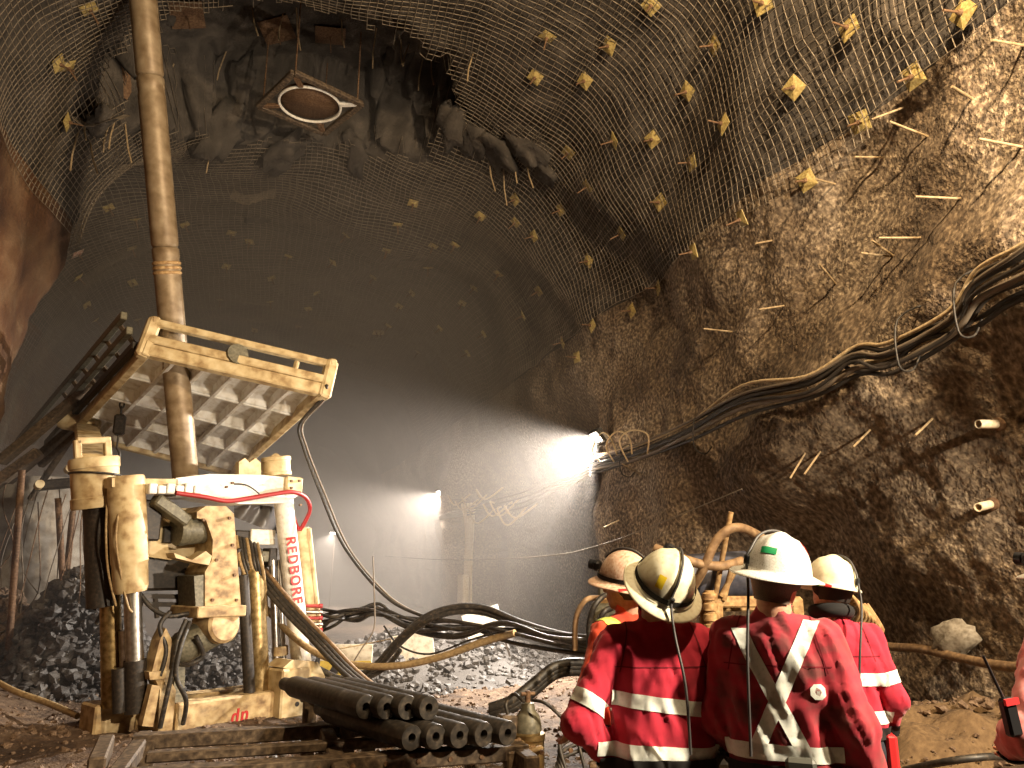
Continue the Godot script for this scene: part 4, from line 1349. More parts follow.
func make_power_pack() -> void:
	var o := at(720, 640, 6.4)
	var B := Basis(Vector3.UP, deg_to_rad(-24))
	var t := thing("power_pack", "rusty yellow pipe frame power pack with a blue grey tank behind the crew", "machine", Vector3(o.x, 0, o.z), "", B)
	var inv := Transform3D(B, Vector3(o.x, 0, o.z)).affine_inverse()
	var L := func(px: float, py: float, d: float) -> Vector3: return inv * at(px, py, d)
	var st := mb()
	lathe(st, [Vector2(0, 0), Vector2(0.17, 0.02), Vector2(0.2, 0.06), Vector2(0.2, 0.84), Vector2(0.17, 0.88), Vector2(0, 0.9)], 22, Transform3D(frame_of(L.call(746, 574, 6.7) - L.call(650, 580, 6.7)), L.call(650, 580, 6.7)))
	build(st, "tank", M.blue_tank, t)
	st = mb()
	bar(st, L.call(600, 601, 6.3), L.call(800, 602, 6.4), 0.09, 0.09, 0.012)
	bar(st, L.call(600, 606, 7.0), L.call(800, 606, 7.0), 0.09, 0.09, 0.012)
	build(st, "top_rail", M.rust_pipe, t)
	for k in [[604, 6.3], [704, 6.3], [716, 6.35], [796, 6.4], [640, 7.0], [760, 7.0]]:
		st = mb()
		var a: Vector3 = L.call(k[0], 598, k[1])
		bar(st, a, Vector3(a.x, 0.0, a.z), 0.09, 0.09, 0.01)
		build(st, "frame_post", M.rust_pipe, t)
	for k in [[[731, 512, 6.3], [714, 603, 6.3]], [[741, 560, 6.3], [721, 596, 6.3]], [[731, 570, 6.3], [724, 600, 6.3]]]:
		st = mb()
		rod(st, L.call(k[0][0], k[0][1], k[0][2]), L.call(k[1][0], k[1][1], k[1][2]), 0.022, 8)
		build(st, "guard_bar", M.rust_pipe, t)
	st = mb()
	box(st, Vector3(0.0, 0.62, 0.1), Vector3(1.3, 0.9, 0.5), Basis(), 0.03)
	build(st, "engine_box", M.grease, t)
	st = mb()
	var v0: Vector3 = L.call(710, 600, 6.2)
	for k in 5: lathe(st, [Vector2(0.0, 0), Vector2(0.06, 0), Vector2(0.06, 0.05), Vector2(0.04, 0.06), Vector2(0.04, 0.075), Vector2(0, 0.075)], 10, Transform3D(Basis(), v0 + Vector3(0, -0.08 * k, 0)))
	build(st, "valve_stack", M.rust_pipe, t)
	st = mb()
	box(st, L.call(610, 616, 6.4), Vector3(0.3, 0.26, 0.4), Basis(), 0.03)
	box(st, L.call(610, 590, 6.4), Vector3(0.2, 0.1, 0.3), Basis(), 0.02)
	build(st, "control_panel", M.drab, t)
	for k in [[[655, 548, 6.3], [676, 556, 6.2], [700, 564, 6.2], [722, 566, 6.2], [742, 561, 6.3]], [[690, 592, 6.3], [704, 568, 6.2], [716, 541, 6.2], [733, 528, 6.2], [752, 532, 6.3], [772, 550, 6.4], [778, 590, 6.5]]]:
		st = mb()
		var kk := []
		for p in k: kk.append(L.call(p[0], p[1], p[2]))
		tube(st, spline(kk, 6), 0.038, 10)
		build(st, "delivery_hose", M.hose_rust, t)
	for k in [[[575, 650, 6.1], [576, 618, 6.1], [586, 600, 6.1], [600, 598, 6.2]], [[590, 655, 6.0], [589, 625, 6.0], [595, 605, 6.0], [608, 594, 6.1], [618, 600, 6.2]], [[598, 660, 6.1], [597, 630, 6.1], [604, 612, 6.1], [616, 606, 6.2]]]:
		st = mb()
		var kk := []
		for p in k: kk.append(L.call(p[0], p[1], p[2]))
		tube(st, spline(kk, 6), 0.022, 8)
		build(st, "feed_hose", M.hose_rust if k[0][0] < 580 else M.hose_black, t)
	for i in 8:
		var px := 862.0 + (i % 4) * 3.0
		st = mb()
		tube(st, spline([L.call(846 + i * 3, 604, 6.0), L.call(852 + i * 4, 596 + i * 4, 5.9), L.call(860 + i * 3, 612 + i * 3, 5.9), L.call(850 + i, 630 + i, 6.0)], 4), 0.014, 6)
		build(st, "wire_whip", M.rust_pipe, t)

# ---------------------------------------------------------------- crew
func iso(bones: Array, cell: float, k: float, folds := 0.0, sd := 0.0) -> Dictionary:   # tapered bones joined smoothly, meshed as surface nets
	var lo := Vector3.ONE * 1e9
	var hi := -lo
	for b in bones:
		for e in 2:
			var r := Vector3.ONE * (float(b[2 + e]) + k + cell * 3)
			lo = lo.min(b[e] - r)
			hi = hi.max(b[e] + r)
	var nx := int((hi.x - lo.x) / cell) + 2
	var ny := int((hi.y - lo.y) / cell) + 2
	var nz := int((hi.z - lo.z) / cell) + 2
	var f := PackedFloat32Array()
	f.resize(nx * ny * nz)
	f.fill(1.0)
	var sxy := nx * ny
	for b in bones:
		var a: Vector3 = b[0]
		var d: Vector3 = b[1] - b[0]
		var dd := maxf(d.length_squared(), 1e-8)
		var ra: float = b[2]
		var rb: float = b[3]
		var sq: float = b[4] if b.size() > 4 else 1.0     # flattening front to back
		var m := maxf(ra, rb) + k + cell * 2
		var l0 := (a.min(a + d) - Vector3.ONE * m - lo) / cell
		var h0 := (a.max(a + d) + Vector3.ONE * m - lo) / cell
		for z in range(maxi(int(l0.z), 0), mini(int(h0.z) + 1, nz)):
			for y in range(maxi(int(l0.y), 0), mini(int(h0.y) + 1, ny)):
				var o := z * sxy + y * nx
				for x in range(maxi(int(l0.x), 0), mini(int(h0.x) + 1, nx)):
					var p := lo + Vector3(x, y, z) * cell - a
					var t := clampf(p.dot(d) / dd, 0.0, 1.0)
					var w := p - d * t
					w.z *= sq
					var e := w.length() - lerpf(ra, rb, t)
					var g := f[o + x]
					var h := maxf(k - absf(e - g), 0.0)
					f[o + x] = minf(e, g) - h * h * 0.25 / k
	if folds > 0.0:
		for z in nz:
			for y in ny:
				var o := z * sxy + y * nx
				for x in nx:
					var e := f[o + x]
					if absf(e) < 0.05:
						var p := lo + Vector3(x, y, z) * cell
						var q := n_fold.get_noise_3d(p.x * 9.0 + p.y * 3.5 + sd, p.y * 1.7 - p.x * 1.5, p.z * 8.0 + sd)
						var q2 := n_fold.get_noise_3d(p.x * 2.2 - p.y * 9.0 + sd, p.y * 1.5 + p.x * 2.5, p.z * 5.0)
						f[o + x] = e + folds * (0.55 - absf(q) * 1.9 + (0.3 - absf(q2) * 1.0) * 0.8)
	var id := PackedInt32Array()
	id.resize(nx * ny * nz)
	id.fill(-1)
	var V := PackedVector3Array()
	var off := [0, 1, nx, nx + 1, sxy, sxy + 1, sxy + nx, sxy + nx + 1]
	var o1 := nx
	for z in nz - 1:
		for y in ny - 1:
			var base := z * sxy + y * nx
			for x in nx - 1:
				var c := base + x
				var v0 := f[c]
				if v0 > 0.09 or v0 < -0.09: continue
				var v1 := f[c + 1]
				var v2 := f[c + o1]
				var v3 := f[c + o1 + 1]
				var v4 := f[c + sxy]
				var v5 := f[c + sxy + 1]
				var v6 := f[c + sxy + o1]
				var v7 := f[c + sxy + o1 + 1]
				var neg := int(v0 < 0) + int(v1 < 0) + int(v2 < 0) + int(v3 < 0) + int(v4 < 0) + int(v5 < 0) + int(v6 < 0) + int(v7 < 0)
				if neg == 0 or neg == 8: continue
				var s := Vector3.ZERO
				var n := 0
				var vs := [v0, v1, v2, v3, v4, v5, v6, v7]
				for e in [[0, 1], [2, 3], [4, 5], [6, 7], [0, 2], [1, 3], [4, 6], [5, 7], [0, 4], [1, 5], [2, 6], [3, 7]]:
					var p: float = vs[e[0]]
					var q: float = vs[e[1]]
					if (p < 0) != (q < 0):
						var t := p / (p - q)
						var ca := Vector3(e[0] & 1, (e[0] >> 1) & 1, e[0] >> 2)
						var cb := Vector3(e[1] & 1, (e[1] >> 1) & 1, e[1] >> 2)
						s += ca.lerp(cb, t)
						n += 1
				id[c] = V.size()
				V.append(lo + (Vector3(x, y, z) + s / n) * cell)
	var I := PackedInt32Array()
	for z in range(1, nz - 1):
		for y in range(1, ny - 1):
			var base := z * sxy + y * nx
			for x in range(1, nx - 1):
				var c := base + x
				if id[c] < 0: continue
				var a0 := f[c] < 0
				if a0 != (f[c + 1] < 0):
					_face(I, id[c], id[c - nx], id[c - nx - sxy], id[c - sxy], a0)
				if a0 != (f[c + nx] < 0):
					_face(I, id[c], id[c - sxy], id[c - 1 - sxy], id[c - 1], a0)
				if a0 != (f[c + sxy] < 0):
					_face(I, id[c], id[c - 1], id[c - 1 - nx], id[c - nx], a0)
	return {"v": V, "i": I, "n": normals_of(V, I)}
func _face(I: PackedInt32Array, a: int, b: int, c: int, d: int, fwd: bool) -> void:
	if a < 0 or b < 0 or c < 0 or d < 0: return
	if fwd: I.append_array([a, c, b, a, d, c])
	else: I.append_array([a, b, c, a, c, d])
func normals_of(V: PackedVector3Array, I: PackedInt32Array) -> PackedVector3Array:
	var N := PackedVector3Array()
	N.resize(V.size())
	for t in range(0, I.size(), 3):
		var n := (V[I[t + 2]] - V[I[t]]).cross(V[I[t + 1]] - V[I[t]])
		N[I[t]] += n; N[I[t + 1]] += n; N[I[t + 2]] += n
	for i in N.size(): N[i] = N[i].normalized()
	return N
func mesh_of(parts: Array) -> ArrayMesh:
	var V := PackedVector3Array()
	var N := PackedVector3Array()
	var I := PackedInt32Array()
	for p in parts:
		var o := V.size()
		V.append_array(p.v); N.append_array(p.n)
		for i in p.i: I.append(i + o)
	var arr := []
	arr.resize(Mesh.ARRAY_MAX)
	arr[Mesh.ARRAY_VERTEX] = V
	arr[Mesh.ARRAY_NORMAL] = N
	arr[Mesh.ARRAY_INDEX] = I
	var m := ArrayMesh.new()
	if V.size(): m.add_surface_from_arrays(Mesh.PRIMITIVE_TRIANGLES, arr)
	return m
func cut(d: Dictionary, planes: Array, lift: float) -> Dictionary:   # the piece of a surface inside the planes, lifted off it
	var V := PackedVector3Array()
	var N := PackedVector3Array()
	var I := PackedInt32Array()
	for t in range(0, d.i.size(), 3):
		var poly := []
		for q in 3: poly.append([d.v[d.i[t + q]], d.n[d.i[t + q]]])
		for pl in planes:
			var res := []
			for q in poly.size():
				var A = poly[q]
				var B = poly[(q + 1) % poly.size()]
				var da: float = pl.distance_to(A[0])
				var db: float = pl.distance_to(B[0])
				if da <= 0: res.append(A)
				if (da <= 0) != (db <= 0):
					var s := da / (da - db)
					res.append([A[0].lerp(B[0], s), A[1].lerp(B[1], s)])
			poly = res
			if poly.size() < 3: break
		if poly.size() < 3: continue
		var o := V.size()
		for q in poly:
			V.append(q[0] + q[1] * lift)
			N.append(q[1])
		for q in range(1, poly.size() - 1): I.append_array([o, o + q, o + q + 1])
	return {"v": V, "n": N, "i": I}
func slab(c: Vector3, n: Vector3, half: float) -> Array:
	n = n.normalized()
	return [Plane(n, n.dot(c) + half), Plane(-n, -n.dot(c) + half)]
func pick(d: Dictionary, T: Transform3D, px: float, py: float) -> Array:   # where a sight line meets a surface
	var inv := T.affine_inverse()
	var o := inv * CAM
	var r := (inv.basis * ray(px, py)).normalized()
	var best := 1e9
	var out := []
	for t in range(0, d.i.size(), 3):
		var h = Geometry3D.ray_intersects_triangle(o, r, d.v[d.i[t]], d.v[d.i[t + 1]], d.v[d.i[t + 2]])
		if h != null and o.distance_to(h) < best:
			best = o.distance_to(h)
			out = [h, d.n[d.i[t]]]
	return out
func patch(d: Dictionary, T: Transform3D, px: float, py: float, w: float, h: float, turn: float, called: String, m: Material, parent: Node, lift := 0.002) -> void:
	var hit := pick(d, T, px, py)
	if hit.is_empty(): return
	var n: Vector3 = hit[1]
	var x := Vector3.UP.cross(n).normalized()
	var y := n.cross(x)
	var a := x * cos(turn) + y * sin(turn)
	var b := y * cos(turn) - x * sin(turn)
	var g := cut(d, slab(hit[0], a, w * 0.5) + slab(hit[0], b, h * 0.5) + slab(hit[0], n, 0.06) + ([] if not called.begins_with("emblem") else slab(hit[0], a + b, w * 0.52) + slab(hit[0], a - b, w * 0.52)), lift)
	if g.v.size(): put(mesh_of([g]), called, m, parent)
func grid_part(pts: PackedVector3Array, nu: int, nv: int, flip := false) -> Dictionary:
	var I := PackedInt32Array()
	for j in nv - 1:
		for i in nu - 1:
			var a := j * nu + i
			if flip: I.append_array([a, a + 1, a + nu + 1, a, a + nu + 1, a + nu])
			else: I.append_array([a, a + nu + 1, a + 1, a, a + nu, a + nu + 1])
	return {"v": pts, "i": I, "n": normals_of(pts, I)}
func helmet_shell(full_brim: bool) -> Dictionary:   # origin at the middle of the rim, front at -z
	var pts := PackedVector3Array()
	var nu := 57
	var prof := [[0.0, 1.0], [0.16, 0.985], [0.34, 0.93], [0.52, 0.845], [0.68, 0.72], [0.81, 0.56], [0.9, 0.38], [0.955, 0.2], [0.985, 0.06], [1.0, 0.0]]
	var rows := []
	for p in prof: rows.append([p[0], p[1], 0.0])
	var ext := [0.25, 0.6, 0.9, 1.0, 1.0, 0.9, 0.5, 0.0]
	for e in ext.size(): rows.append([1.0, 0.0 if e < 3 else -0.03 if e == 3 else -0.05, ext[e]])
	rows.append([0.97, 0.04, 0.0])
	rows.append([0.9, 0.3, 0.0])
	for r in rows:
		for i in nu:
			var a := TAU * i / (nu - 1)
			var ca := cos(a)
			var sa := sin(a)
			var front := maxf(-sa, 0.0)
			var back := maxf(sa, 0.0)
			var brim := 0.042 + 0.008 * absf(sa) if full_brim else 0.008 + 0.05 * pow(front, 1.5) + 0.004 * back
			var x: float = ca * (0.122 * r[0] + brim * r[2])
			var z: float = sa * (0.146 * r[0] + brim * r[2])
			var y: float = 0.142 * r[1] - 0.010 * r[2] - (0.018 * r[2] * front if not full_brim else 0.012 * r[2] * (front + back))
			var ridge := exp(-pow(x / 0.018, 2.0)) * 0.008 + (exp(-pow((absf(x) - 0.055) / 0.012, 2.0)) * 0.004)
			if r[2] == 0.0 and r[1] > 0.25: y += ridge * smoothstep(0.25, 0.6, r[1])
			pts.append(Vector3(x, y, z))
	return grid_part(pts, nu, rows.size(), false)
func limb(a: Vector3, b: Vector3, c: Vector3, r0: float, r1: float, r2: float) -> Array:
	return [[a, b, r0, r1], [b, c, r1, r2]]
func hand_bones(w: Vector3, d: Vector3, side: float) -> Array:   # palm, four curled fingers, thumb
	var B := frame_of(d, Vector3.BACK)
	var out := [[w, w + d * 0.045, 0.026, 0.03, 1.0], [w + B.x * 0.02 + d * 0.03, w + B.x * 0.026 + d * 0.085, 0.018, 0.014], [w - B.x * 0.02 + d * 0.03, w - B.x * 0.026 + d * 0.08, 0.018, 0.014]]
	for i in 4:
		var base := w + d * 0.085 + B.x * (0.03 - 0.02 * i)
		var l: float = [0.036, 0.042, 0.04, 0.03][i]
		var m := base + d * l + B.z * 0.012
		out.append([base - d * 0.02, m, 0.0095, 0.009])
		out.append([m, m + d * l * 0.5 + B.z * l * 0.7, 0.009, 0.0075])
	var tb := w + B.x * 0.03 * side + d * 0.03
	out.append([tb, tb + B.x * 0.025 * side + d * 0.035, 0.012, 0.0105])
	out.append([tb + B.x * 0.025 * side + d * 0.035, tb + B.x * 0.025 * side + d * 0.065 + B.z * 0.012, 0.0105, 0.009])
	return out
# p: px, depth, turn (degrees, + to the person's own left), height, lean, head [pitch, turn, roll], arms [[elbow, wrist] of +x, of -x], jacket, helmet ...
func person(p: Dictionary) -> Node3D:
	var fw := Vector3(-cam_basis.z.x, 0, -cam_basis.z.z).normalized()
	var base := at(p.px, 640, p.depth)
	base.y = floor_y(base.x, base.z)
	var B := Basis(Vector3.UP, deg_to_rad(p.turn)) * Basis(fw.cross(Vector3.UP), Vector3.UP, -fw)
	var t := thing("person", p.label, "person", base, "", B)
	var T := Transform3D(B, base)
	var s: float = p.height / 1.75
	var lean: float = p.get("lean", 0.0)
	var bend := func(v: Vector3) -> Vector3:
		var y := maxf(v.y - 0.95, 0.0)
		return Vector3(v.x + y * float(p.get("lean_x", 0.0)), v.y - y * y * absf(lean) * 0.3, v.z - y * lean) * s
	var sh := [bend.call(Vector3(0.165, 1.405, 0.0)), bend.call(Vector3(-0.165, 1.405, 0.0))]
	var el := []
	var wr := []
	for k in 2:
		el.append(bend.call(p.arms[k][0]))
		wr.append(bend.call(p.arms[k][1]))
	# jacket
	var jb := [
		[bend.call(Vector3(0.085, 1.02, 0)), bend.call(Vector3(0.09, 1.33, 0.0)), 0.108, 0.115, 1.0], [bend.call(Vector3(-0.085, 1.02, 0)), bend.call(Vector3(-0.09, 1.33, 0.0)), 0.108, 0.115, 1.0],
		[bend.call(Vector3(0, 1.0, 0)), bend.call(Vector3(0, 1.36, 0.005)), 0.118, 0.122, 1.0],
		[bend.call(Vector3(0.08, 0.93, 0)), bend.call(Vector3(0.08, 1.02, 0)), 0.112, 0.11, 1.0], [bend.call(Vector3(-0.08, 0.93, 0)), bend.call(Vector3(-0.08, 1.02, 0)), 0.112, 0.11, 1.0],
		[bend.call(Vector3(0.14, 1.4, 0.01)), bend.call(Vector3(-0.14, 1.4, 0.01)), 0.075, 0.075], [bend.call(Vector3(0, 1.4, 0.02)), bend.call(Vector3(0, 1.52, -0.005)), 0.09, 0.066], [bend.call(Vector3(0.08, 1.435, 0.012)), bend.call(Vector3(-0.08, 1.435, 0.012)), 0.052, 0.052]]
	for k in 2:
		jb.append([sh[k], el[k], 0.07 * p.get("sleeve", 1.0), 0.06 * p.get("sleeve", 1.0)])
		jb.append([el[k], wr[k], 0.06 * p.get("sleeve", 1.0), 0.05])
	for q in jb:
		q[2] *= s; q[3] *= s
	var jk := iso(jb, 0.0105, 0.035, 0.011, p.depth * 3.7)
	var neck: Vector3 = bend.call(Vector3(0, 1.5, 0))
	var open := [Plane(Vector3(0, 0.94, 0.34 if p.get("collar", 0.0) == 0.0 else p.collar).normalized(), Vector3(0, 0.94, 0.34 if p.get("collar", 0.0) == 0.0 else p.collar).normalized().dot(neck + Vector3(0, 0.035, 0))), Plane(Vector3(0, -1, 0), -((0.965 if p.get("tucked", true) else 0.9) * s))]
	var jc := cut(jk, open, 0.0)
	var jacket := put(mesh_of([jc]), "jacket", p.jacket, t)
	# trousers, boots
	var tb := []
	var bb := []
	for k in [1.0, -1.0]:
		var hip := Vector3(0.09 * k, 0.89, 0) * s
		var kn := Vector3(0.115 * k, 0.5, -0.02) * s
		var an := Vector3(0.12 * k, 0.1, 0.02) * s
		tb += [[hip, kn, 0.098 * s, 0.085 * s], [kn, an, 0.085 * s, 0.075 * s]]
		bb += [[an + Vector3(0, 0.06, 0), an + Vector3(0, -0.04, 0.0), 0.062 * s, 0.06 * s], [an + Vector3(0, -0.055, 0.03), an + Vector3(0.015 * k, -0.055, -0.15), 0.045 * s, 0.042 * s]]
	tb.append([Vector3(0.075, 0.92, 0) * s, Vector3(-0.075, 0.92, 0) * s, 0.1 * s, 0.1 * s])
	put(mesh_of([iso(tb, 0.02, 0.04, 0.008, 1.0)]), "trousers", p.trousers, t)
	put(mesh_of([iso(bb, 0.014, 0.02)]), "boots", M.black_cloth, t)
	# belt
	var st := mb()
	var belt := put(mesh_of([cut(jk, slab(Vector3(0, 0.972 * s, 0), Vector3.UP, 0.028) + torso_only(0.25), 0.011)]), "belt", M.black_cloth, t)
	if p.has("pack_x"):
		st = mb()
		box(st, Vector3(p.pack_x, 0.975, 0.15) * s, Vector3(0.1, 0.12, 0.045), Basis(), 0.012)
		build(st, "battery_pack", M.lamp_grey, belt)
	# head, neck and hands as one skin with the hidden core of the body
	var hd: Array = p.head
	var H := Transform3D(Basis.from_euler(Vector3(deg_to_rad(hd[0]), deg_to_rad(hd[1]), deg_to_rad(hd[2]))), bend.call(Vector3(0, 1.545, -0.01)))
	var hb := []
	for q in [
		[Vector3(0, 0.105, 0.03), Vector3(0, 0.11, -0.03), 0.078, 0.074], [Vector3(0, 0.07, 0.02), Vector3(0, 0.05, -0.04), 0.068, 0.058], [Vector3(0, 0.03, -0.05), Vector3(0, -0.005, -0.062), 0.05, 0.034], [Vector3(0.03, 0.03, -0.02), Vector3(0.012, -0.005, -0.055), 0.035, 0.028], [Vector3(-0.03, 0.03, -0.02), Vector3(-0.012, -0.005, -0.055), 0.035, 0.028],
		[Vector3(0, 0.085, -0.098), Vector3(0, 0.05, -0.118), 0.009, 0.014], [Vector3(0.034, 0.098, -0.088), Vector3(-0.034, 0.098, -0.088), 0.014, 0.014], [Vector3(0.018, 0.018, -0.093), Vector3(-0.018, 0.018, -0.093), 0.01, 0.01],
		[Vector3(0.078, 0.07, 0.006), Vector3(0.084, 0.095, 0.016), 0.012, 0.014], [Vector3(-0.078, 0.07, 0.006), Vector3(-0.084, 0.095, 0.016), 0.012, 0.014]]:
		hb.append([H * q[0], H * q[1], q[2], q[3]])
	var nk := [bend.call(Vector3(0, 1.42, 0.01)), H * Vector3(0, 0.04, 0.02), 0.066, 0.06]
	var head := iso(hb + [nk], 0.0065, 0.018)
	var skin := [head]
	for k in 2: skin.append(iso(hand_bones(wr[k], (wr[k] - el[k]).normalized(), 1.0 if k else -1.0), 0.005, 0.008))
	skin.append(iso([[bend.call(Vector3(0, 1.0, 0)), bend.call(Vector3(0, 1.38, 0)), 0.085, 0.085], nk, [sh[0], sh[1], 0.05, 0.05], [sh[0], el[0], 0.045, 0.04], [el[0], wr[0], 0.04, 0.028], [sh[1], el[1], 0.045, 0.04], [el[1], wr[1], 0.04, 0.028]], 0.022, 0.03))
	put(mesh_of(skin), "body", M.skin, t)
	for k in [1.0, -1.0]:
		st = mb()
		lump(st, Vector3(0.011, 0.009, 0.009), 1, 0.0, 6)
		var eye := build(st, "eye", M.eye, t)
		eye.transform = H * Transform3D(Basis(), Vector3(0.031 * k, 0.078, -0.082))
	# hair below the helmet
	var up := H.basis.y
	var bk := H.basis.z
	var hair := cut(head, [Plane(-up, -up.dot(H * Vector3(0, p.get("hair_low", 0.035), 0))), Plane(-(bk + up * 0.35).normalized(), -(bk + up * 0.35).normalized().dot(H * Vector3(0, 0.06, 0.012)))], 0.009)
	if hair.v.size(): put(mesh_of([hair]), "hair", p.hair, t)
	if p.has("scarf"):
		st = mb()
		var kk := PackedVector3Array()
		for i in 25: kk.append(bend.call(Vector3(cos(TAU * i / 24) * 0.078, 1.53 + 0.012 * sin(TAU * i / 24), sin(TAU * i / 24) * 0.082)))
		tube(st, kk, 0.034, 10, false)
		build(st, "neck_warmer", M.black_cloth, t)
	# helmet
	var HT := H * Transform3D(Basis(Vector3.RIGHT, deg_to_rad(p.get("cap", 4.0))), Vector3(0, 0.112, 0.0))
	var shell := helmet_shell(p.full)
	var hel := Node3D.new()
	hel.name = "helmet"
	hel.transform = HT
	t.add_child(hel)
	put(mesh_of([shell]), "helmet_shell", p.helmet, hel)
	var HW := T * HT
	if p.get("strap", true):
		st = mb()
		var sr := PackedVector3Array()
		for i in 41: sr.append(Vector3(cos(TAU * i / 40) * 0.123, 0.018, sin(TAU * i / 40) * 0.147))
		for i in 40:
			var h := Vector3(0, 0.011, 0)
			var oa := Vector3(sr[i].x, 0.02, sr[i].z).normalized() * 0.003
			var ob := Vector3(sr[i + 1].x, 0.02, sr[i + 1].z).normalized() * 0.003
			quad(st, sr[i + 1] + ob - h, sr[i] + oa - h, sr[i] + oa * 0.4 + h, sr[i + 1] + ob * 0.4 + h)
		build(st, "lamp_strap", M.black_cloth, hel)
	st = mb()
	box(st, Vector3(0, 0.045, -0.165), Vector3(0.055, 0.05, 0.035), Basis(), 0.012)
	rod(st, Vector3(0, 0.045, -0.18), Vector3(0, 0.045, -0.205), 0.026, 14)
	build(st, "cap_lamp", M.lamp_black, hel)
	st = mb()
	rod(st, Vector3(0, 0.045, -0.2052), Vector3(0, 0.045, -0.2062), 0.022, 14)
	build(st, "lamp_lens", M.lens, hel)
	for q in p.get("stickers", []): patch(shell, HW, q[0], q[1], q[2], q[3], q[4], "sticker", q[5], hel)
	# cap lamp lead: over the crown, out at the clip behind, down to the pack on the belt
	if p.has("lead"):
		var kk := []
		for zz in [-0.12, -0.06, 0.0, 0.06, 0.115]:
			var xx: float = p.lead * clampf((zz + 0.14) / 0.2, 0.3, 1.0)
			kk.append(HT * Vector3(xx, 0.15 * sqrt(maxf(1.0 - pow(xx / 0.124, 2) - pow(zz / 0.149, 2), 0.0)) + 0.006, zz))
		var clip: Vector3 = HT * Vector3(p.lead, 0.03, 0.152 * sqrt(1.0 - pow(p.lead / 0.126, 2)))
		kk.append(clip)
		kk.append(clip + Vector3(0, -0.12, 0.03))
		var e := Vector3(p.get("lead_x", 0.05), 1.03, 0.165) * s
		kk.append(clip.lerp(e, 0.55) + Vector3(0, 0, 0.05))
		kk.append(e)
		st = mb()
		tube(st, spline(kk, 6), 0.0055, 7)
		build(st, "lamp_lead", M.lead, hel).transform = HT.affine_inverse()
		st = mb()
		box(st, HT.affine_inverse() * clip, Vector3(0.02, 0.035, 0.016), Basis(), 0.004)
		build(st, "lead_clip", M.lamp_black, hel)
	for q in p.get("bands", []):
		var pl := []
		for w in q: pl += w
		var g := cut(jc, pl, 0.0035)
		if g.v.size(): put(mesh_of([g]), "reflective_band", p.get("band_mat", M.reflective), jacket)
	for q in [[slab(bend.call(Vector3(0, 1.325, 0.1)), Vector3.UP, 0.0022), torso_only(0.185), [Plane(Vector3(0, 0, -1), 0.0)]], [slab(sh[0] - Vector3(0.02, 0, 0), Vector3(1, 0.25, 0), 0.0025), [Plane(Vector3.DOWN, -1.3 * s)]], [slab(sh[1] + Vector3(0.02, 0, 0), Vector3(-1, 0.25, 0), 0.0025), [Plane(Vector3.DOWN, -1.3 * s)]]]:
		var pl := []
		for w in q: pl += w
		var g := cut(jc, pl, 0.0015)
		if g.v.size(): put(mesh_of([g]), "seam", M.red_seam, jacket)
	for q in p.get("marks", []): patch(jc, T, q[0], q[1], q[2], q[3], q[4], q[6], q[5], jacket, 0.0045)
	p.T = T
	p.jc = jc
	p.el = el; p.wr = wr; p.sh = sh
	return t
func torso_only(x := 0.21) -> Array:
	return [Plane(Vector3.RIGHT, x), Plane(Vector3.LEFT, x)]
func arm_band(sh: Vector3, el: Vector3, f: float, half: float) -> Array:
	var side := signf(sh.x)
	return [slab(sh.lerp(el, f), el - sh, half), [Plane(Vector3.RIGHT * -side, -0.195)]]
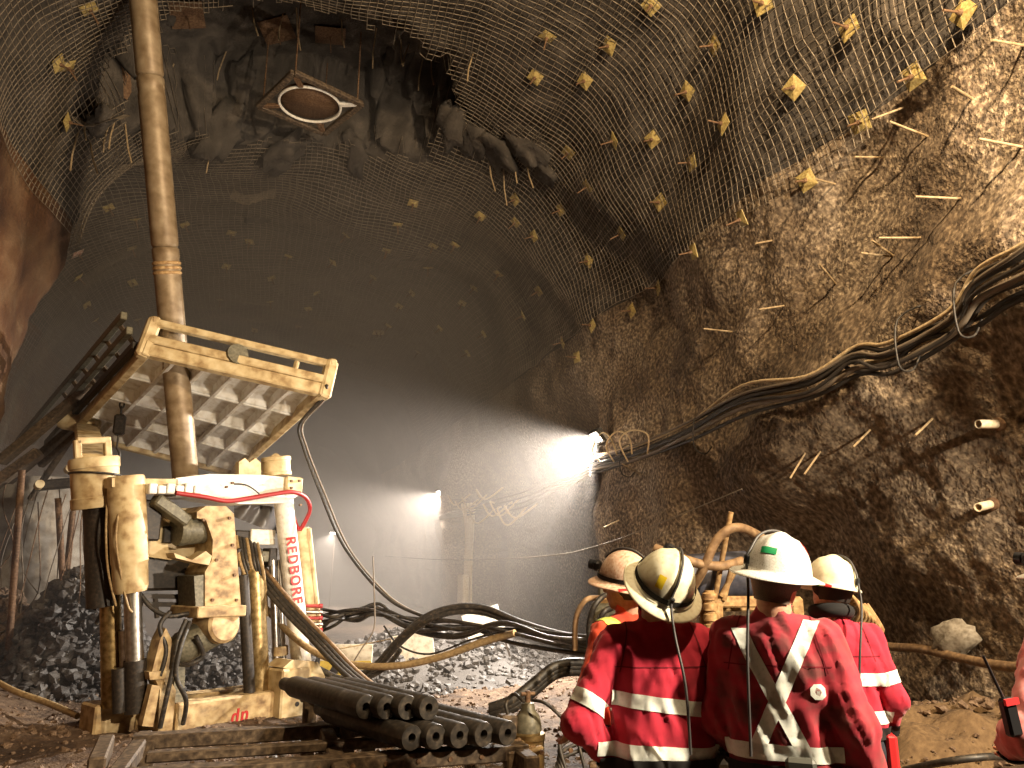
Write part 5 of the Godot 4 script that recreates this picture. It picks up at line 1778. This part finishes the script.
func make_people() -> void:
	var U := Vector3.UP
	# bending man with raised elbows, looking up
	var l_el := Vector3(-0.33, 1.12, 0.06)
	var r_el := Vector3(0.31, 1.14, 0.06)
	var m2 := {"px": 659, "depth": 3.0, "turn": 3.0, "height": 1.72, "lean": 0.1, "head": [26.0, -14.0, -24.0], "arms": [[r_el, Vector3(0.2, 0.98, -0.1)], [l_el, Vector3(-0.2, 0.99, -0.02)]], "jacket": M.red_jacket, "trousers": M.navy, "helmet": M.helmet_cream, "full": true, "hair": M.hair_dark, "cap": 6.0, "lead": 0.02, "lead_x": 0.06, "sleeve": 1.05,
		"label": "person in a clean red jacket with hands on hips, cream helmet tipped back",
		"stickers": [[661, 582, 0.03, 0.05, 0.1, M.st_yellow]],
		"bands": [[slab(Vector3(0, 1.165, 0), Vector3(0.12, 1, 0), 0.026), torso_only(0.2)], [slab(Vector3(0, 1.0, 0), Vector3(0.05, 1, 0), 0.026), torso_only(0.26)], arm_band(Vector3(-0.165, 1.4, 0), l_el, 0.78, 0.026), arm_band(Vector3(0.165, 1.4, 0), r_el, 0.78, 0.026)]}
	person(m2)
	# man with the crossed harness
	var m3 := {"px": 776, "depth": 2.85, "turn": -22.0, "height": 1.745, "lean": 0.04, "head": [-3.0, -22.0, -11.0], "arms": [[Vector3(0.245, 1.13, 0.05), Vector3(0.3, 0.86, -0.02)], [Vector3(-0.225, 1.12, -0.02), Vector3(-0.18, 0.95, -0.2)]], "jacket": M.red_dirty, "trousers": M.navy, "helmet": M.helmet_white, "full": true, "hair": M.hair_brown, "hair_low": 0.0, "cap": 2.0, "lead": -0.06, "lead_x": -0.1, "pack_x": 0.06, "sleeve": 1.15, "strap": false,
		"label": "person in a muddy red jacket with a crossed reflective harness and white helmet",
		"stickers": [[769, 550, 0.055, 0.026, -0.05, M.st_green], [805, 549, 0.03, 0.055, 0.1, M.st_red]],
		"bands": [[slab(Vector3(-0.005, 1.2, 0), Vector3(0.85, -0.42, 0), 0.026), [Plane(Vector3(0, 0, -1), -0.02), Plane(Vector3.UP, 1.5), Plane(Vector3.DOWN, -1.03)]], [slab(Vector3(-0.005, 1.2, 0), Vector3(0.85, 0.42, 0), 0.026), [Plane(Vector3(0, 0, -1), -0.02), Plane(Vector3.UP, 1.44), Plane(Vector3.DOWN, -1.03)]], [slab(Vector3(0, 1.035, 0), U, 0.026), torso_only(0.2)], [slab(Vector3(0.29, 0.885, -0.02), Vector3(0.2, -1, -0.25), 0.02), [Plane(Vector3.LEFT, -0.22)]]],
		"marks": [[818, 692, 0.05, 0.05, 0.0, M.reflective, "emblem_ring"], [818, 692, 0.02, 0.03, 0.3, M.red_dirty, "emblem_centre"]]}
	person(m3)
	# man half hidden behind him
	var m4 := {"px": 834, "depth": 3.7, "turn": -14.0, "height": 1.66, "lean": 0.02, "head": [-2.0, 24.0, -9.0], "arms": [[Vector3(0.25, 1.12, 0.03), Vector3(0.22, 0.92, -0.16)], [Vector3(-0.27, 1.12, 0.0), Vector3(-0.2, 0.95, -0.2)]], "jacket": M.red_jacket, "trousers": M.navy, "helmet": M.helmet_cream2, "full": false, "hair": M.hair_dark, "lead": 0.05, "pack_x": 0.05, "scarf": true, "strap": false,
		"label": "person in a bright red jacket with two straight bands and a black neck warmer",
		"stickers": [[828, 586, 0.034, 0.02, -0.25, M.st_red], [817, 584, 0.026, 0.014, -0.25, M.st_green]],
		"bands": [[slab(Vector3(0, 1.155, 0), U, 0.028), torso_only(0.212)], [slab(Vector3(0, 0.99, 0), U, 0.028), torso_only(0.22)], arm_band(Vector3(0.165, 1.4, 0), Vector3(0.25, 1.12, 0.03), 0.85, 0.028)]}
	var p4 := person(m4)
	var st := mb()
	box(st, Vector3(0.2, 0.83, 0.02), Vector3(0.05, 0.17, 0.07), Basis(), 0.012)
	build(st, "red_pouch", M.st_red, p4)
	# man looking away behind the bending one
	var m1 := {"px": 631, "depth": 3.75, "turn": 34.0, "height": 1.71, "lean": 0.02, "head": [6.0, 22.0, 10.0], "arms": [[Vector3(0.28, 1.13, 0.02), Vector3(0.22, 0.95, -0.2)], [Vector3(-0.28, 1.13, 0.0), Vector3(-0.22, 0.95, -0.2)]], "jacket": M.orange_jacket, "trousers": M.navy, "helmet": M.helmet_worn, "full": true, "hair": M.hair_dark, "lead": 0.0,
		"label": "person in an orange and yellow jacket with a worn red-banded helmet, facing away",
		"stickers": [[628, 590, 0.09, 0.018, 0.2, M.st_red], [636, 578, 0.05, 0.03, 0.2, M.st_orange]],
		"bands": [[slab(Vector3(-0.15, 1.42, 0), Vector3(1, 0.25, 0), 0.035), [Plane(Vector3.DOWN, -1.3)]], [slab(Vector3(0.15, 1.42, 0), Vector3(-1, 0.25, 0), 0.035), [Plane(Vector3.DOWN, -1.3)]]], "band_mat": M.st_lime}
	person(m1)
	# man at the edge of the picture
	var m5 := {"px": 1070, "lean_x": 0.2, "depth": 2.75, "turn": 12.0, "height": 1.72, "lean": 0.05, "head": [0.0, 20.0, 0.0], "arms": [[Vector3(0.28, 1.1, 0.0), Vector3(0.22, 0.95, -0.2)], [Vector3(-0.33, 1.12, 0.05), Vector3(-0.1, 1.02, -0.24)]], "jacket": M.pink_jacket, "trousers": M.navy, "helmet": M.helmet_white, "full": true, "hair": M.hair_dark, "sleeve": 1.1,
		"label": "person in a faded pink red jacket with a radio at the elbow",
		"bands": [[slab(Vector3(0, 1.15, 0), U, 0.026), torso_only(0.2)]]}
	var p5 := person(m5)
	var rt := Node3D.new()
	rt.name = "radio"
	p5.add_child(rt)
	rt.transform = Transform3D(Basis(Vector3.BACK, 0.12), Vector3(-0.37, 1.17, 0.08))
	st = mb()
	box(st, Vector3.ZERO, Vector3(0.05, 0.12, 0.035), Basis(), 0.008)
	build(st, "radio_body", M.lamp_black, rt)
	st = mb()
	rod(st, Vector3(-0.01, 0.06, 0), Vector3(-0.05, 0.2, 0.0), 0.005, 6)
	build(st, "antenna", M.lamp_black, rt)
	st = mb()
	box(st, Vector3(0.0, 0.05, 0.02), Vector3(0.052, 0.02, 0.01))
	build(st, "radio_cap", M.st_red, rt)

# ---------------------------------------------------------------- lamps
func work_light(pos: Vector3, aim: Vector3, energy: float, col: Color, angle: float, label: String, size := 1.0, mount := Vector3.ZERO) -> void:
	var d := (aim - pos).normalized()
	var B := Basis.looking_at(d, Vector3.UP if absf(d.y) < 0.9 else Vector3.FORWARD)
	var t := thing("work_light", label, "floodlight", pos, "", B)
	var st := mb()
	box(st, Vector3(0, 0, 0.035) * size, Vector3(0.34, 0.24, 0.07) * size, Basis(), 0.012)
	for k in 7: box(st, Vector3(-0.12 + 0.04 * k, 0, 0.085) * size, Vector3(0.008, 0.2, 0.04) * size)
	build(st, "housing", M.dark_steel, t)
	st = mb()
	for k in [-1, 1]:
		box(st, Vector3(0.155 * k, 0, -0.012) * size, Vector3(0.03, 0.24, 0.03) * size, Basis(), 0.005)
		box(st, Vector3(0, 0.105 * k, -0.012) * size, Vector3(0.28, 0.03, 0.03) * size, Basis(), 0.005)
	build(st, "bezel", M.dark_steel, t)
	st = mb()
	box(st, Vector3(0, 0, -0.006) * size, Vector3(0.27, 0.17, 0.008) * size)
	var glow := mat("lamp_glass_%d" % int(energy), Color.WHITE, 0.3)
	glow.emission_enabled = true
	glow.emission = col
	glow.emission_energy_multiplier = 14.0
	build(st, "lamp_glass", glow, t)
	st = mb()
	for k in [-1, 1]: box(st, Vector3(0.185 * k, -0.07, 0.04) * size, Vector3(0.012, 0.2, 0.04) * size)
	box(st, Vector3(0, -0.17, 0.04) * size, Vector3(0.38, 0.012, 0.04) * size)
	build(st, "bracket", M.steel, t)
	if mount != Vector3.ZERO:
		var inv := t.transform.affine_inverse()
		st = mb()
		rod(st, Vector3(0, -0.17, 0.04) * size, inv * mount, 0.02, 8)
		build(st, "mount_pole", M.rust_steel, t)
	var l := SpotLight3D.new()
	l.name = "flood_light"
	l.light_energy = energy
	l.light_color = col
	l.spot_angle = angle
	l.spot_angle_attenuation = 0.6
	l.spot_range = 60.0
	l.spot_attenuation = 2.0
	l.light_size = 0.1 * size
	l.shadow_enabled = true
	l.position = Vector3(0, 0, -0.05) * size
	t.add_child(l)

func make_materials() -> void:
	var n1 := noise_tex(0.05, 1024, FastNoiseLite.TYPE_CELLULAR, 3, null, 5, 8.0)
	mottled("shotcrete", [[0.25, c8(70, 60, 50)], [0.42, c8(110, 95, 80)], [0.58, c8(134, 118, 99)], [0.75, c8(182, 165, 140)]], 0.05, 0.55, 0.95, 0.0, 3)
	mottled("rock", [[0.0, c8(42, 37, 33)], [0.45, c8(62, 56, 50)], [0.7, c8(76, 69, 62)], [1.0, c8(100, 91, 82)]], 0.012, 0.4, 0.95, 0.0, 8)
	mottled("rock_side", [[0.0, c8(72, 44, 26)], [0.4, c8(100, 68, 44)], [0.65, c8(116, 88, 62)], [1.0, c8(140, 116, 90)]], 0.008, 0.3, 0.95, 0.0, 11)
	mottled("ground", [[0.0, c8(62, 46, 34)], [0.4, c8(92, 72, 54)], [0.7, c8(112, 92, 72)], [1.0, c8(140, 122, 100)]], 0.02, 0.5, 0.85, 0.0, 21)
	for k in ["shotcrete", "rock", "rock_side", "ground"]:
		M[k].normal_enabled = true
		M[k].normal_texture = n1
		M[k].normal_scale = 1.2 if k == "shotcrete" else 0.8
	var patches := noise_tex(0.008, 512, FastNoiseLite.TYPE_SIMPLEX_SMOOTH, 5, ramp([[0.2, c8(150, 140, 132)], [0.5, c8(225, 218, 210)], [0.8, c8(255, 255, 255)]]), 17)
	for k in ["shotcrete", "rock_side", "ground"]:
		M[k].detail_enabled = true
		M[k].detail_albedo = patches
		M[k].detail_blend_mode = BaseMaterial3D.BLEND_MODE_MUL
		M[k].detail_uv_layer = BaseMaterial3D.DETAIL_UV_2
		M[k].uv2_triplanar = true
		M[k].uv2_world_triplanar = true
		M[k].uv2_scale = Vector3.ONE * 0.11
	mottled("wire", [[0.0, c8(86, 75, 62)], [0.5, c8(120, 107, 90)], [1.0, c8(154, 142, 124)]], 0.03, 0.5, 0.65, 0.0, 31)
	mottled("dark_steel", [[0.0, c8(40, 38, 36)], [0.6, c8(66, 62, 58)], [1.0, c8(92, 82, 70)]], 0.03, 1.5, 0.55, 0.6, 41)
	mottled("steel", [[0.0, c8(110, 100, 88)], [0.6, c8(150, 144, 136)], [1.0, c8(178, 172, 164)]], 0.03, 1.5, 0.4, 0.8, 42)
	mottled("rust_steel", [[0.0, c8(70, 48, 34)], [0.5, c8(112, 84, 60)], [1.0, c8(150, 124, 96)]], 0.03, 1.5, 0.7, 0.3, 43)
	mottled("steel_rust_light", [[0.0, c8(120, 98, 70)], [0.5, c8(156, 134, 102)], [1.0, c8(184, 166, 134)]], 0.03, 1.5, 0.6, 0.1, 44)
	mottled("plate_yellow", [[0.0, c8(100, 86, 58)], [0.35, c8(144, 124, 74)], [0.7, c8(176, 156, 98)], [1.0, c8(204, 194, 156)]], 0.03, 2.0, 0.55, 0.1, 45)
	mottled("plate_red", [[0.0, c8(150, 60, 40)], [0.48, c8(170, 80, 56)], [0.52, c8(216, 206, 190)], [1.0, c8(226, 216, 200)]], 0.03, 2.5, 0.6, 0.1, 47)
	mottled("pale_plastic", [[0.0, c8(190, 168, 132)], [0.5, c8(224, 208, 176)], [1.0, c8(236, 226, 204)]], 0.02, 1.5, 0.5, 0.0, 48)
	mottled("white_steel", [[0.0, c8(150, 136, 118)], [0.3, c8(222, 216, 204)], [1.0, c8(240, 238, 232)]], 0.02, 1.4, 0.45, 0.0, 49)
	mottled("cream", [[0.0, c8(120, 92, 58)], [0.25, c8(158, 132, 92)], [0.45, c8(192, 170, 128)], [0.75, c8(208, 190, 150)], [1.0, c8(220, 206, 174)]], 0.012, 0.8, 0.6, 0.0, 50)
	mottled("cream_mud", [[0.0, c8(84, 62, 42)], [0.3, c8(142, 116, 82)], [0.5, c8(174, 148, 106)], [0.7, c8(192, 170, 128)], [1.0, c8(208, 190, 152)]], 0.014, 1.0, 0.7, 0.0, 51)
	mottled("panel_white", [[0.0, c8(160, 146, 124)], [0.3, c8(206, 200, 188)], [0.6, c8(226, 224, 218)], [1.0, c8(236, 236, 232)]], 0.015, 0.9, 0.4, 0.0, 52)
	mottled("chrome", [[0.0, c8(150, 142, 130)], [1.0, c8(214, 212, 208)]], 0.02, 1.5, 0.34, 1.0, 53)
	mottled("brass", [[0.0, c8(92, 74, 48)], [0.5, c8(150, 126, 84)], [1.0, c8(186, 164, 120)]], 0.02, 1.3, 0.38, 0.9, 54)
	mottled("grease", [[0.0, c8(22, 19, 17)], [0.5, c8(44, 38, 33)], [1.0, c8(78, 66, 54)]], 0.03, 1.4, 0.5, 0.1, 55)
	mottled("drab", [[0.0, c8(66, 62, 50)], [0.5, c8(100, 96, 80)], [1.0, c8(136, 128, 108)]], 0.03, 1.4, 0.5, 0.2, 56)
	mottled("rod_steel", [[0.0, c8(26, 24, 22)], [0.4, c8(46, 42, 38)], [0.7, c8(66, 60, 53)], [1.0, c8(100, 88, 74)]], 0.03, 1.2, 0.5, 0.35, 57)
	mottled("beam_steel", [[0.0, c8(46, 36, 28)], [0.4, c8(78, 64, 50)], [0.7, c8(106, 90, 72)], [1.0, c8(140, 122, 98)]], 0.03, 1.0, 0.65, 0.2, 58)
	mat("cable_dark", c8(46, 40, 35), 0.6)
	mat("cable_grey", c8(110, 98, 84), 0.6)
	mottled("cable_tan", [[0.0, c8(150, 126, 92)], [0.6, c8(196, 174, 138)], [1.0, c8(216, 200, 170)]], 0.03, 1.5, 0.6, 0.0, 59)
	mottled("hose_black", [[0.0, c8(26, 24, 22)], [0.6, c8(46, 42, 38)], [0.8, c8(92, 80, 66)], [1.0, c8(130, 112, 90)]], 0.03, 1.3, 0.5, 0.0, 60)
	mottled("hose_brown", [[0.0, c8(72, 54, 38)], [0.5, c8(116, 90, 62)], [1.0, c8(160, 132, 96)]], 0.03, 1.3, 0.65, 0.0, 61)
	mottled("hose_tan", [[0.0, c8(96, 76, 50)], [0.5, c8(144, 120, 82)], [1.0, c8(178, 154, 114)]], 0.03, 1.3, 0.6, 0.0, 62)
	mat("hose_red", c8(150, 34, 34), 0.45)
	mottled("rust_pipe", [[0.0, c8(104, 74, 48)], [0.4, c8(150, 116, 76)], [0.7, c8(186, 154, 106)], [1.0, c8(212, 188, 146)]], 0.02, 1.4, 0.7, 0.0, 63)
	mottled("blue_tank", [[0.0, c8(48, 48, 56)], [0.5, c8(76, 78, 92)], [1.0, c8(112, 110, 116)]], 0.02, 1.2, 0.5, 0.1, 64)
	mottled("bag", [[0.0, c8(84, 74, 60)], [0.5, c8(130, 120, 104)], [1.0, c8(166, 158, 144)]], 0.03, 1.6, 0.8, 0.0, 65)
	mottled("stone", [[0.0, c8(48, 44, 41)], [0.5, c8(80, 75, 71)], [1.0, c8(124, 118, 112)]], 0.03, 2.5, 0.6, 0.0, 66)
	mottled("stone_brown", [[0.0, c8(60, 44, 32)], [0.5, c8(104, 82, 62)], [1.0, c8(150, 128, 104)]], 0.03, 2.5, 0.75, 0.0, 67)
	mat("plastic_dark", c8(84, 80, 78), 0.35)
	mat("black_cloth", c8(30, 28, 28), 0.9)
	mottled("board_white", [[0.0, c8(150, 136, 112)], [0.4, c8(214, 204, 184)], [1.0, c8(232, 226, 210)]], 0.015, 1.2, 0.6, 0.0, 70)
	mottled("sign_yellow", [[0.0, c8(170, 138, 50)], [0.4, c8(220, 190, 70)], [1.0, c8(230, 206, 100)]], 0.015, 1.2, 0.6, 0.0, 71)
	mottled("dirt", [[0.0, c8(78, 60, 42)], [0.5, c8(106, 84, 58)], [1.0, c8(134, 110, 80)]], 0.04, 0.8, 0.95, 0.0, 72)
	M.dirt.normal_enabled = true
	M.dirt.normal_texture = n1
	mottled("shotcrete_pale", [[0.0, c8(110, 98, 84)], [0.5, c8(156, 146, 132)], [1.0, c8(186, 178, 166)]], 0.02, 0.5, 0.95, 0.0, 73)
	mottled("hose_rust", [[0.0, c8(88, 66, 46)], [0.5, c8(134, 106, 76)], [1.0, c8(174, 146, 110)]], 0.02, 1.3, 0.65, 0.0, 74)
	mottled("red_jacket", [[0.0, c8(140, 18, 42)], [0.4, c8(186, 28, 56)], [1.0, c8(200, 40, 68)]], 0.008, 1.6, 0.85, 0.0, 80, 0.0, null, false)
	mottled("red_dirty", [[0.0, c8(86, 50, 46)], [0.33, c8(136, 60, 62)], [0.5, c8(172, 40, 58)], [0.75, c8(188, 52, 68)], [1.0, c8(186, 84, 86)]], 0.007, 1.8, 0.9, 0.0, 84, 0.0, null, false)
	mottled("pink_jacket", [[0.0, c8(128, 84, 80)], [0.4, c8(190, 104, 104)], [0.7, c8(204, 134, 130)], [1.0, c8(196, 160, 152)]], 0.012, 2.0, 0.9, 0.0, 82, 0.0, null, false)
	mottled("orange_jacket", [[0.0, c8(196, 60, 40)], [0.5, c8(228, 76, 46)], [1.0, c8(236, 96, 60)]], 0.01, 1.6, 0.85, 0.0, 83, 0.0, null, false)
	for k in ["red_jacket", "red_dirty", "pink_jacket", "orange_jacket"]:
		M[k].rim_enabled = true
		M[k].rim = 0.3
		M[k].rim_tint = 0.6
	mottled("reflective", [[0.0, c8(206, 212, 204)], [0.35, c8(240, 245, 236)], [1.0, c8(250, 253, 248)]], 0.03, 4.0, 0.5, 0.0, 85, 0.0, null, false)
	mottled("skin", [[0.0, c8(178, 122, 98)], [0.5, c8(206, 152, 124)], [1.0, c8(218, 168, 142)]], 0.02, 4.0, 0.55, 0.0, 86, 0.0, null, false)
	M.skin.subsurf_scatter_enabled = true
	M.skin.subsurf_scatter_strength = 0.1
	mottled("hair_dark", [[0.0, c8(24, 19, 16)], [1.0, c8(58, 46, 38)]], 0.06, 8.0, 0.7, 0.0, 87, 0.0, null, false)
	mottled("hair_brown", [[0.0, c8(44, 32, 24)], [0.5, c8(84, 64, 48)], [1.0, c8(120, 98, 78)]], 0.06, 8.0, 0.7, 0.0, 88, 0.0, null, false)
	mottled("navy", [[0.0, c8(26, 28, 36)], [1.0, c8(52, 56, 68)]], 0.02, 2.0, 0.9, 0.0, 89, 0.0, null, false)
	mottled("helmet_cream", [[0.0, c8(176, 162, 124)], [0.35, c8(226, 220, 190)], [1.0, c8(240, 237, 216)]], 0.015, 4.0, 0.45, 0.0, 90, 0.0, null, false)
	mottled("helmet_cream2", [[0.0, c8(196, 184, 144)], [0.4, c8(236, 230, 198)], [1.0, c8(243, 240, 220)]], 0.012, 3.0, 0.4, 0.0, 91, 0.0, null, false)
	mottled("helmet_white", [[0.0, c8(140, 132, 118)], [0.3, c8(208, 206, 196)], [0.5, c8(232, 232, 226)], [1.0, c8(238, 238, 234)]], 0.05, 5.0, 0.4, 0.0, 92, 0.0, null, false)
	mottled("helmet_worn", [[0.0, c8(150, 92, 70)], [0.4, c8(206, 172, 146)], [1.0, c8(230, 216, 200)]], 0.02, 5.0, 0.5, 0.0, 93, 0.0, null, false)
	mat("eye", c8(236, 232, 226), 0.2)
	mat("lamp_grey", c8(78, 80, 74), 0.5)
	mat("lamp_black", c8(26, 26, 28), 0.4)
	mat("lens", c8(200, 204, 210), 0.1)
	mat("lead", c8(62, 60, 60), 0.5)
	mat("st_green", c8(24, 150, 90), 0.5)
	mat("st_red", c8(196, 40, 44), 0.5)
	mat("st_yellow", c8(236, 206, 40), 0.5)
	mat("st_orange", c8(236, 130, 70), 0.5)
	mat("st_lime", c8(222, 232, 110), 0.6)
	mat("red_seam", c8(120, 14, 34), 0.9)
	mat("red_paint", c8(176, 34, 34), 0.6)
	mottled("drill_pipe", [[0.0, c8(92, 72, 48)], [0.4, c8(128, 108, 82)], [0.7, c8(148, 130, 104)], [1.0, c8(168, 150, 124)]], 0.012, 0.8, 0.5, 0.2, 68)

func _ready() -> void:
	cam_basis = Basis.from_euler(Vector3(deg_to_rad(PITCH), deg_to_rad(-YAW), 0))
	var cam := Camera3D.new()
	cam.name = "camera"
	cam.position = CAM
	cam.basis = cam_basis
	cam.fov = rad_to_deg(2.0 * atan(384.0 / F))
	cam.far = 200.0
	add_child(cam)
	var env := Environment.new()
	env.background_mode = Environment.BG_COLOR
	env.background_color = Color(0, 0, 0)
	env.tonemap_mode = Environment.TONE_MAPPER_LINEAR
	env.tonemap_exposure = 1.25
	env.volumetric_fog_enabled = true
	env.volumetric_fog_density = 0.0
	env.sdfgi_enabled = true
	env.ssao_enabled = true
	env.ssil_enabled = true
	var we := WorldEnvironment.new()
	we.name = "world"
	we.environment = env
	add_child(we)
	rng.seed = 77
	for a in [[n_low, 0.22, 2, 3], [n_mid, 0.8, 3, 9], [n_fine, 7.0, 2, 4], [n_fold, 1.0, 2, 6]]:
		a[0].noise_type = FastNoiseLite.TYPE_SIMPLEX_SMOOTH
		a[0].frequency = a[1]
		a[0].fractal_octaves = a[2]
		a[0].seed = a[3]
	setup_profile()
	make_materials()
	# floodlights: three in view on the cable wall, two strung from the roof behind and above the camera, and one added at the power pack to brighten the cover
	var warm := Color8(255, 222, 174)
	var cold := Color8(255, 246, 234)
	work_light(Vector3(4.7, 3.9, 0.5), Vector3(0.0, 2.4, -9.0), 70.0, Color8(255, 234, 202), 62.0, "work light on the cable wall behind the crew", 1.3, Vector3(5.5, 3.7, 0.6))
	work_light(at(672, 604, 7.1), at(225, 440, 10.5), 17.0, Color8(255, 238, 216), 48.0, "unseen work light added behind the crew, aimed up at the drill", 0.7, Vector3(at(672, 604, 7.1).x + 0.05, 0.0, at(672, 604, 7.1).z + 0.05))  # lamp hidden by the crew, added to brighten the underside of the cover
	work_light(Vector3(3.0, 7.0, -1.2), Vector3(5.3, 4.6, -7.5), 52.0, warm, 80.0, "work light hung from the roof above the cable wall", 1.0, Vector3(3.0, 8.8, -1.2))
	work_light(on_x(597, 437, 5.12), on_x(597, 437, 5.12) + Vector3(-0.85, -0.75, 0.0), 110.0, cold, 62.0, "lit floodlight on the cable wall above the pale shotcrete nose", 1.0, on_x(597, 437, 5.12) + Vector3(0.5, -0.1, 0.2))
	work_light(on_x(440, 493, 5.12), on_x(440, 493, 5.12) + Vector3(-0.75, -0.8, 0.15), 100.0, cold, 60.0, "lit floodlight above the conduit bundle deep in the haze", 1.0, on_x(440, 493, 5.12) + Vector3(0.5, -0.1, 0.3))
	work_light(on_x(333, 533, 3.2), on_x(333, 533, 3.2) + Vector3(-0.4, -1.0, 0.5), 60.0, cold, 55.0, "small lit floodlight far back in the haze beside the drill", 1.0, Vector3(on_x(333, 533, 3.2).x, 0.0, on_x(333, 533, 3.2).z))
	make_shell()
	make_wire()
	var fog := FogVolume.new()
	fog.name = "dust_haze"
	fog.size = Vector3(13.0, 10.4, 35.0)
	fog.position = Vector3(0, 5.0, -11.2 - 17.5)
	var fm := FogMaterial.new()
	fm.albedo = Color8(226, 216, 208)
	fm.density = 0.048
	fog.material = fm
	tag(fog, "grey dust haze hanging in the far heading", "", "", "stuff")
	add_child(fog)
	make_all()
func make_all() -> void:
	make_bolts()
	make_wall_cables()
	make_roof_details()
	make_drill()
	make_rack()
	make_hoses()
	make_signs()
	make_muck()
	make_side_clutter()
	make_power_pack()
	make_people()
